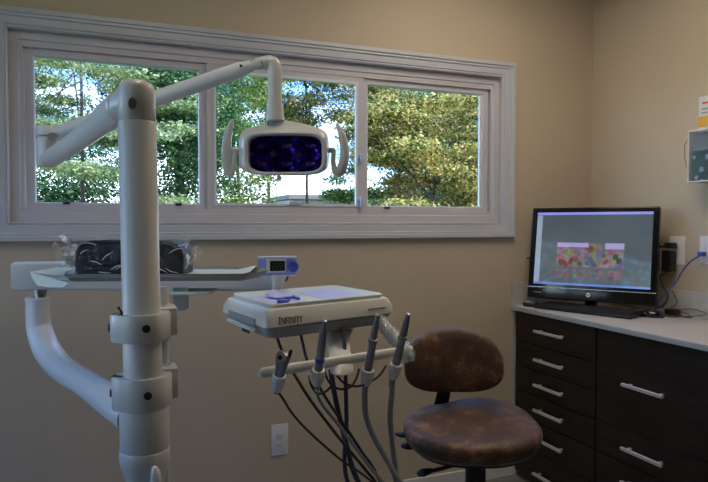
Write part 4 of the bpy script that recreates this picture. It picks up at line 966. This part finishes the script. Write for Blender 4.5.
# ------------------------------------------------------------------ outdoors
b = BM(); box(b, -45, 70, YB + T, 80, -.5, -.12); struct('ground_lawn', b, M_grass)
b = BM(); box(b, -45, XL - T, -40, YB + T, -.5, -.121); struct('ground_side_lawn', b, M_grass)
random.seed(11)
def tree(name, label, x, y, z0, z1, rx, ry, n, size, mt, trunk=.14, clumps=40, squash=.35, lean=0.0, seed=1, gap=0.0, branches=9, spread=.42, group='trees outside the window', dens=1.0):
    rnd = random.Random(seed)
    t = empty(name, label, 'tree', (x, y, -.12), 0, group)
    cz, rz_ = (z0 + z1) / 2, (z1 - z0) / 2
    cl = []
    while len(cl) < clumps:
        p = V(rnd.uniform(-1, 1), rnd.uniform(-1, 1), rnd.uniform(-1, 1))
        if .25 < p.length < 1: cl.append(V(p.x * rx, p.y * ry, cz + p.z * rz_))
    b = BM(); top_ = V(lean, 0, cz + rz_ * .55)
    tube(b, [V(0, 0, 0), V(lean * .2, 0, z0 * .5), V(lean * .5, .05, cz * .8), top_], [trunk, trunk * .8, trunk * .55, trunk * .2], 10, sub=4)
    for k in range(min(branches, clumps)):
        c = cl[k * (clumps // branches)]; s_ = V(0, 0, 0).lerp(top_, rnd.uniform(.35, .9)) ; s_ = V(lean * s_.z / max(.1, top_.z), 0, s_.z)
        tube(b, [s_, s_.lerp(c, .5) + V(0, 0, .12), c], [trunk * .32, trunk * .2, trunk * .08], 6, sub=3)
    link('trunk', b, M_bark, t, True)
    vs = []; fs = []
    n = int(n * 3.6 * dens); size *= .46
    per = n // clumps; sp = spread * (rx * ry * rz_) ** (1 / 3)
    for c in cl:
        for _ in range(per):
            d_ = V(rnd.gauss(0, 1), rnd.gauss(0, 1), rnd.gauss(0, 1) * squash) * sp * .55
            p = c + d_; s_ = size * rnd.uniform(.6, 1.3)
            e = Euler((rnd.uniform(-.9, .9), rnd.uniform(-.9, .9), rnd.uniform(0, 6.3))); m_ = e.to_matrix()
            k = len(vs)
            for q in (V(-.5, 0, 0), V(0, -.32, .06), V(.55, 0, 0), V(0, .32, .06)): vs.append(tuple(p + m_ @ (q * s_)))
            fs.append((k, k + 1, k + 2, k + 3))
    me = bpy.data.meshes.new('foliage'); me.from_pydata(vs, [], fs); me.materials.append(mt)
    o = bpy.data.objects.new('foliage', me); C.objects.link(o); o.parent = t
    return t
tree('pine_tree', 'pale green pine seen through the left pane', -.5, 12.5, 1.0, 7.2, 2.3, 1.8, 24000, .15, L_pine, .055, 80, .13, seed=3, spread=.24, branches=14)
tree('shade_tree', 'dark green tree seen right of the post in the left pane', 1.35, 13.5, .3, 7.0, .95, 1.3, 14000, .17, L_dark, .17, 40, .6, seed=5)
tree('shade_tree', 'bright green tree at the left of the middle pane', 2.72, 14.2, .4, 7.4, .95, 1.3, 13000, .16, L_mid, .06, 50, .5, seed=8, spread=.26, dens=.6)
tree('shade_tree', 'thin forked tree with yellowing leaves above the distant roof', 4.75, 15.5, 4.0, 8.2, 1.6, 1.2, 12000, .17, L_mix, .05, 46, .5, seed=9, spread=.26, branches=14, dens=.7)
tree('shade_tree', 'slender tree with bare lower trunk below the lamp head', 3.9, 16.2, 3.9, 7.6, .9, .8, 7000, .16, L_mid, .06, 26, .5, seed=31, spread=.3, branches=10, dens=.7)
tree('shade_tree', 'small green tree at the right side of the middle pane', 6.35, 16.5, .2, 3.3, .75, .8, 5000, .15, L_mid, .08, 24, .4, seed=12, spread=.4)
tree('maple_tree', 'large yellowing maple filling the right pane', 7.85, 14.2, .4, 6.3, 2.5, 2.0, 34000, .19, L_yel, .09, 110, .28, seed=14, spread=.22, branches=14, dens=.8)
tree('shade_tree', 'dark tree behind the yellowing maple', 11.8, 21.5, .2, 7.5, 3.6, 1.6, 16000, .26, L_dark, .2, 60, .6, seed=15)
tree('shade_tree', 'dark tree far behind the pale pine', -3.2, 24.0, .2, 6.2, 4.0, 1.8, 14000, .26, L_dark, .2, 50, .5, seed=16)
tree('side_tree', 'green tree standing outside the left wall window', -8.0, .2, .6, 6.5, 2.4, 3.2, 12000, .24, L_mid, .2, 44, .5, seed=21, group='trees beside the house', dens=.45)
tree('side_tree', 'yellow green tree outside the left wall, nearer the front', -8.5, -6.5, .4, 5.2, 2.4, 2.6, 9000, .24, L_mix, .2, 44, .5, seed=22, group='trees beside the house', dens=.5)
# distant building
bd_ = empty('distant_building', 'low pale building with long flat roof beyond the trees', 'building', (12.0, 38, -.12), 0)
b = BM(); box(b, -2.0, 4.2, -2, 4, 0, 2.95); link('wall', b, M_bwall, bd_)
b = BM(); box(b, -2.3, 4.6, -2.6, 4.6, 2.95, 3.25, .05); link('roof', b, M_broof, bd_)
M_bwin = mat('building_window', (.05, .07, .1), .2)
for x in (-1.2, .5, 2.2, 3.5):
    b = BM(); box(b, x - .4, x + .4, -2.04, -1.99, 1.5, 2.75); link('window', b, M_bwin, bd_)

# sun and sky
sun = bpy.data.lights.new('sun', 'SUN'); so = bpy.data.objects.new('sun', sun); C.objects.link(so); sun.energy = 5.6; sun.angle = .02; sun.color = (1, .95, .85)
so.rotation_euler = V(-.30, .72, -.62).to_track_quat('-Z', 'Y').to_euler()
wd_ = bpy.data.worlds.new('sky'); S.world = wd_; wd_.use_nodes = True; nt = wd_.node_tree; bg = nt.nodes['Background']
tc = nt.nodes.new('ShaderNodeTexCoord'); n = nt.nodes.new('ShaderNodeTexNoise'); n.inputs['Scale'].default_value = 4.0; n.inputs['Detail'].default_value = 6
mp = nt.nodes.new('ShaderNodeMapping'); mp.inputs['Scale'].default_value = (1, 1, 2.5); nt.links.new(tc.outputs['Generated'], mp.inputs[0]); nt.links.new(mp.outputs[0], n.inputs['Vector'])
sx = nt.nodes.new('ShaderNodeSeparateXYZ'); nt.links.new(tc.outputs['Generated'], sx.inputs[0])
m1 = nt.nodes.new('ShaderNodeMath'); m1.operation = 'MULTIPLY_ADD'; m1.inputs[1].default_value = 1.5; nt.links.new(sx.outputs[2], m1.inputs[0])
m2 = nt.nodes.new('ShaderNodeMath'); m2.operation = 'MULTIPLY'; m2.inputs[1].default_value = .7; nt.links.new(n.outputs['Fac'], m2.inputs[0]); nt.links.new(m2.outputs[0], m1.inputs[2])
r = nt.nodes.new('ShaderNodeValToRGB'); e = r.color_ramp.elements; e[0].position = .42; e[0].color = (.74, .86, 1.0, 1); e[1].position = .62; e[1].color = (.10, .22, .50, 1)
nt.links.new(m1.outputs[0], r.inputs[0]); nt.links.new(r.outputs[0], bg.inputs[0]); bg.inputs[1].default_value = 5.4
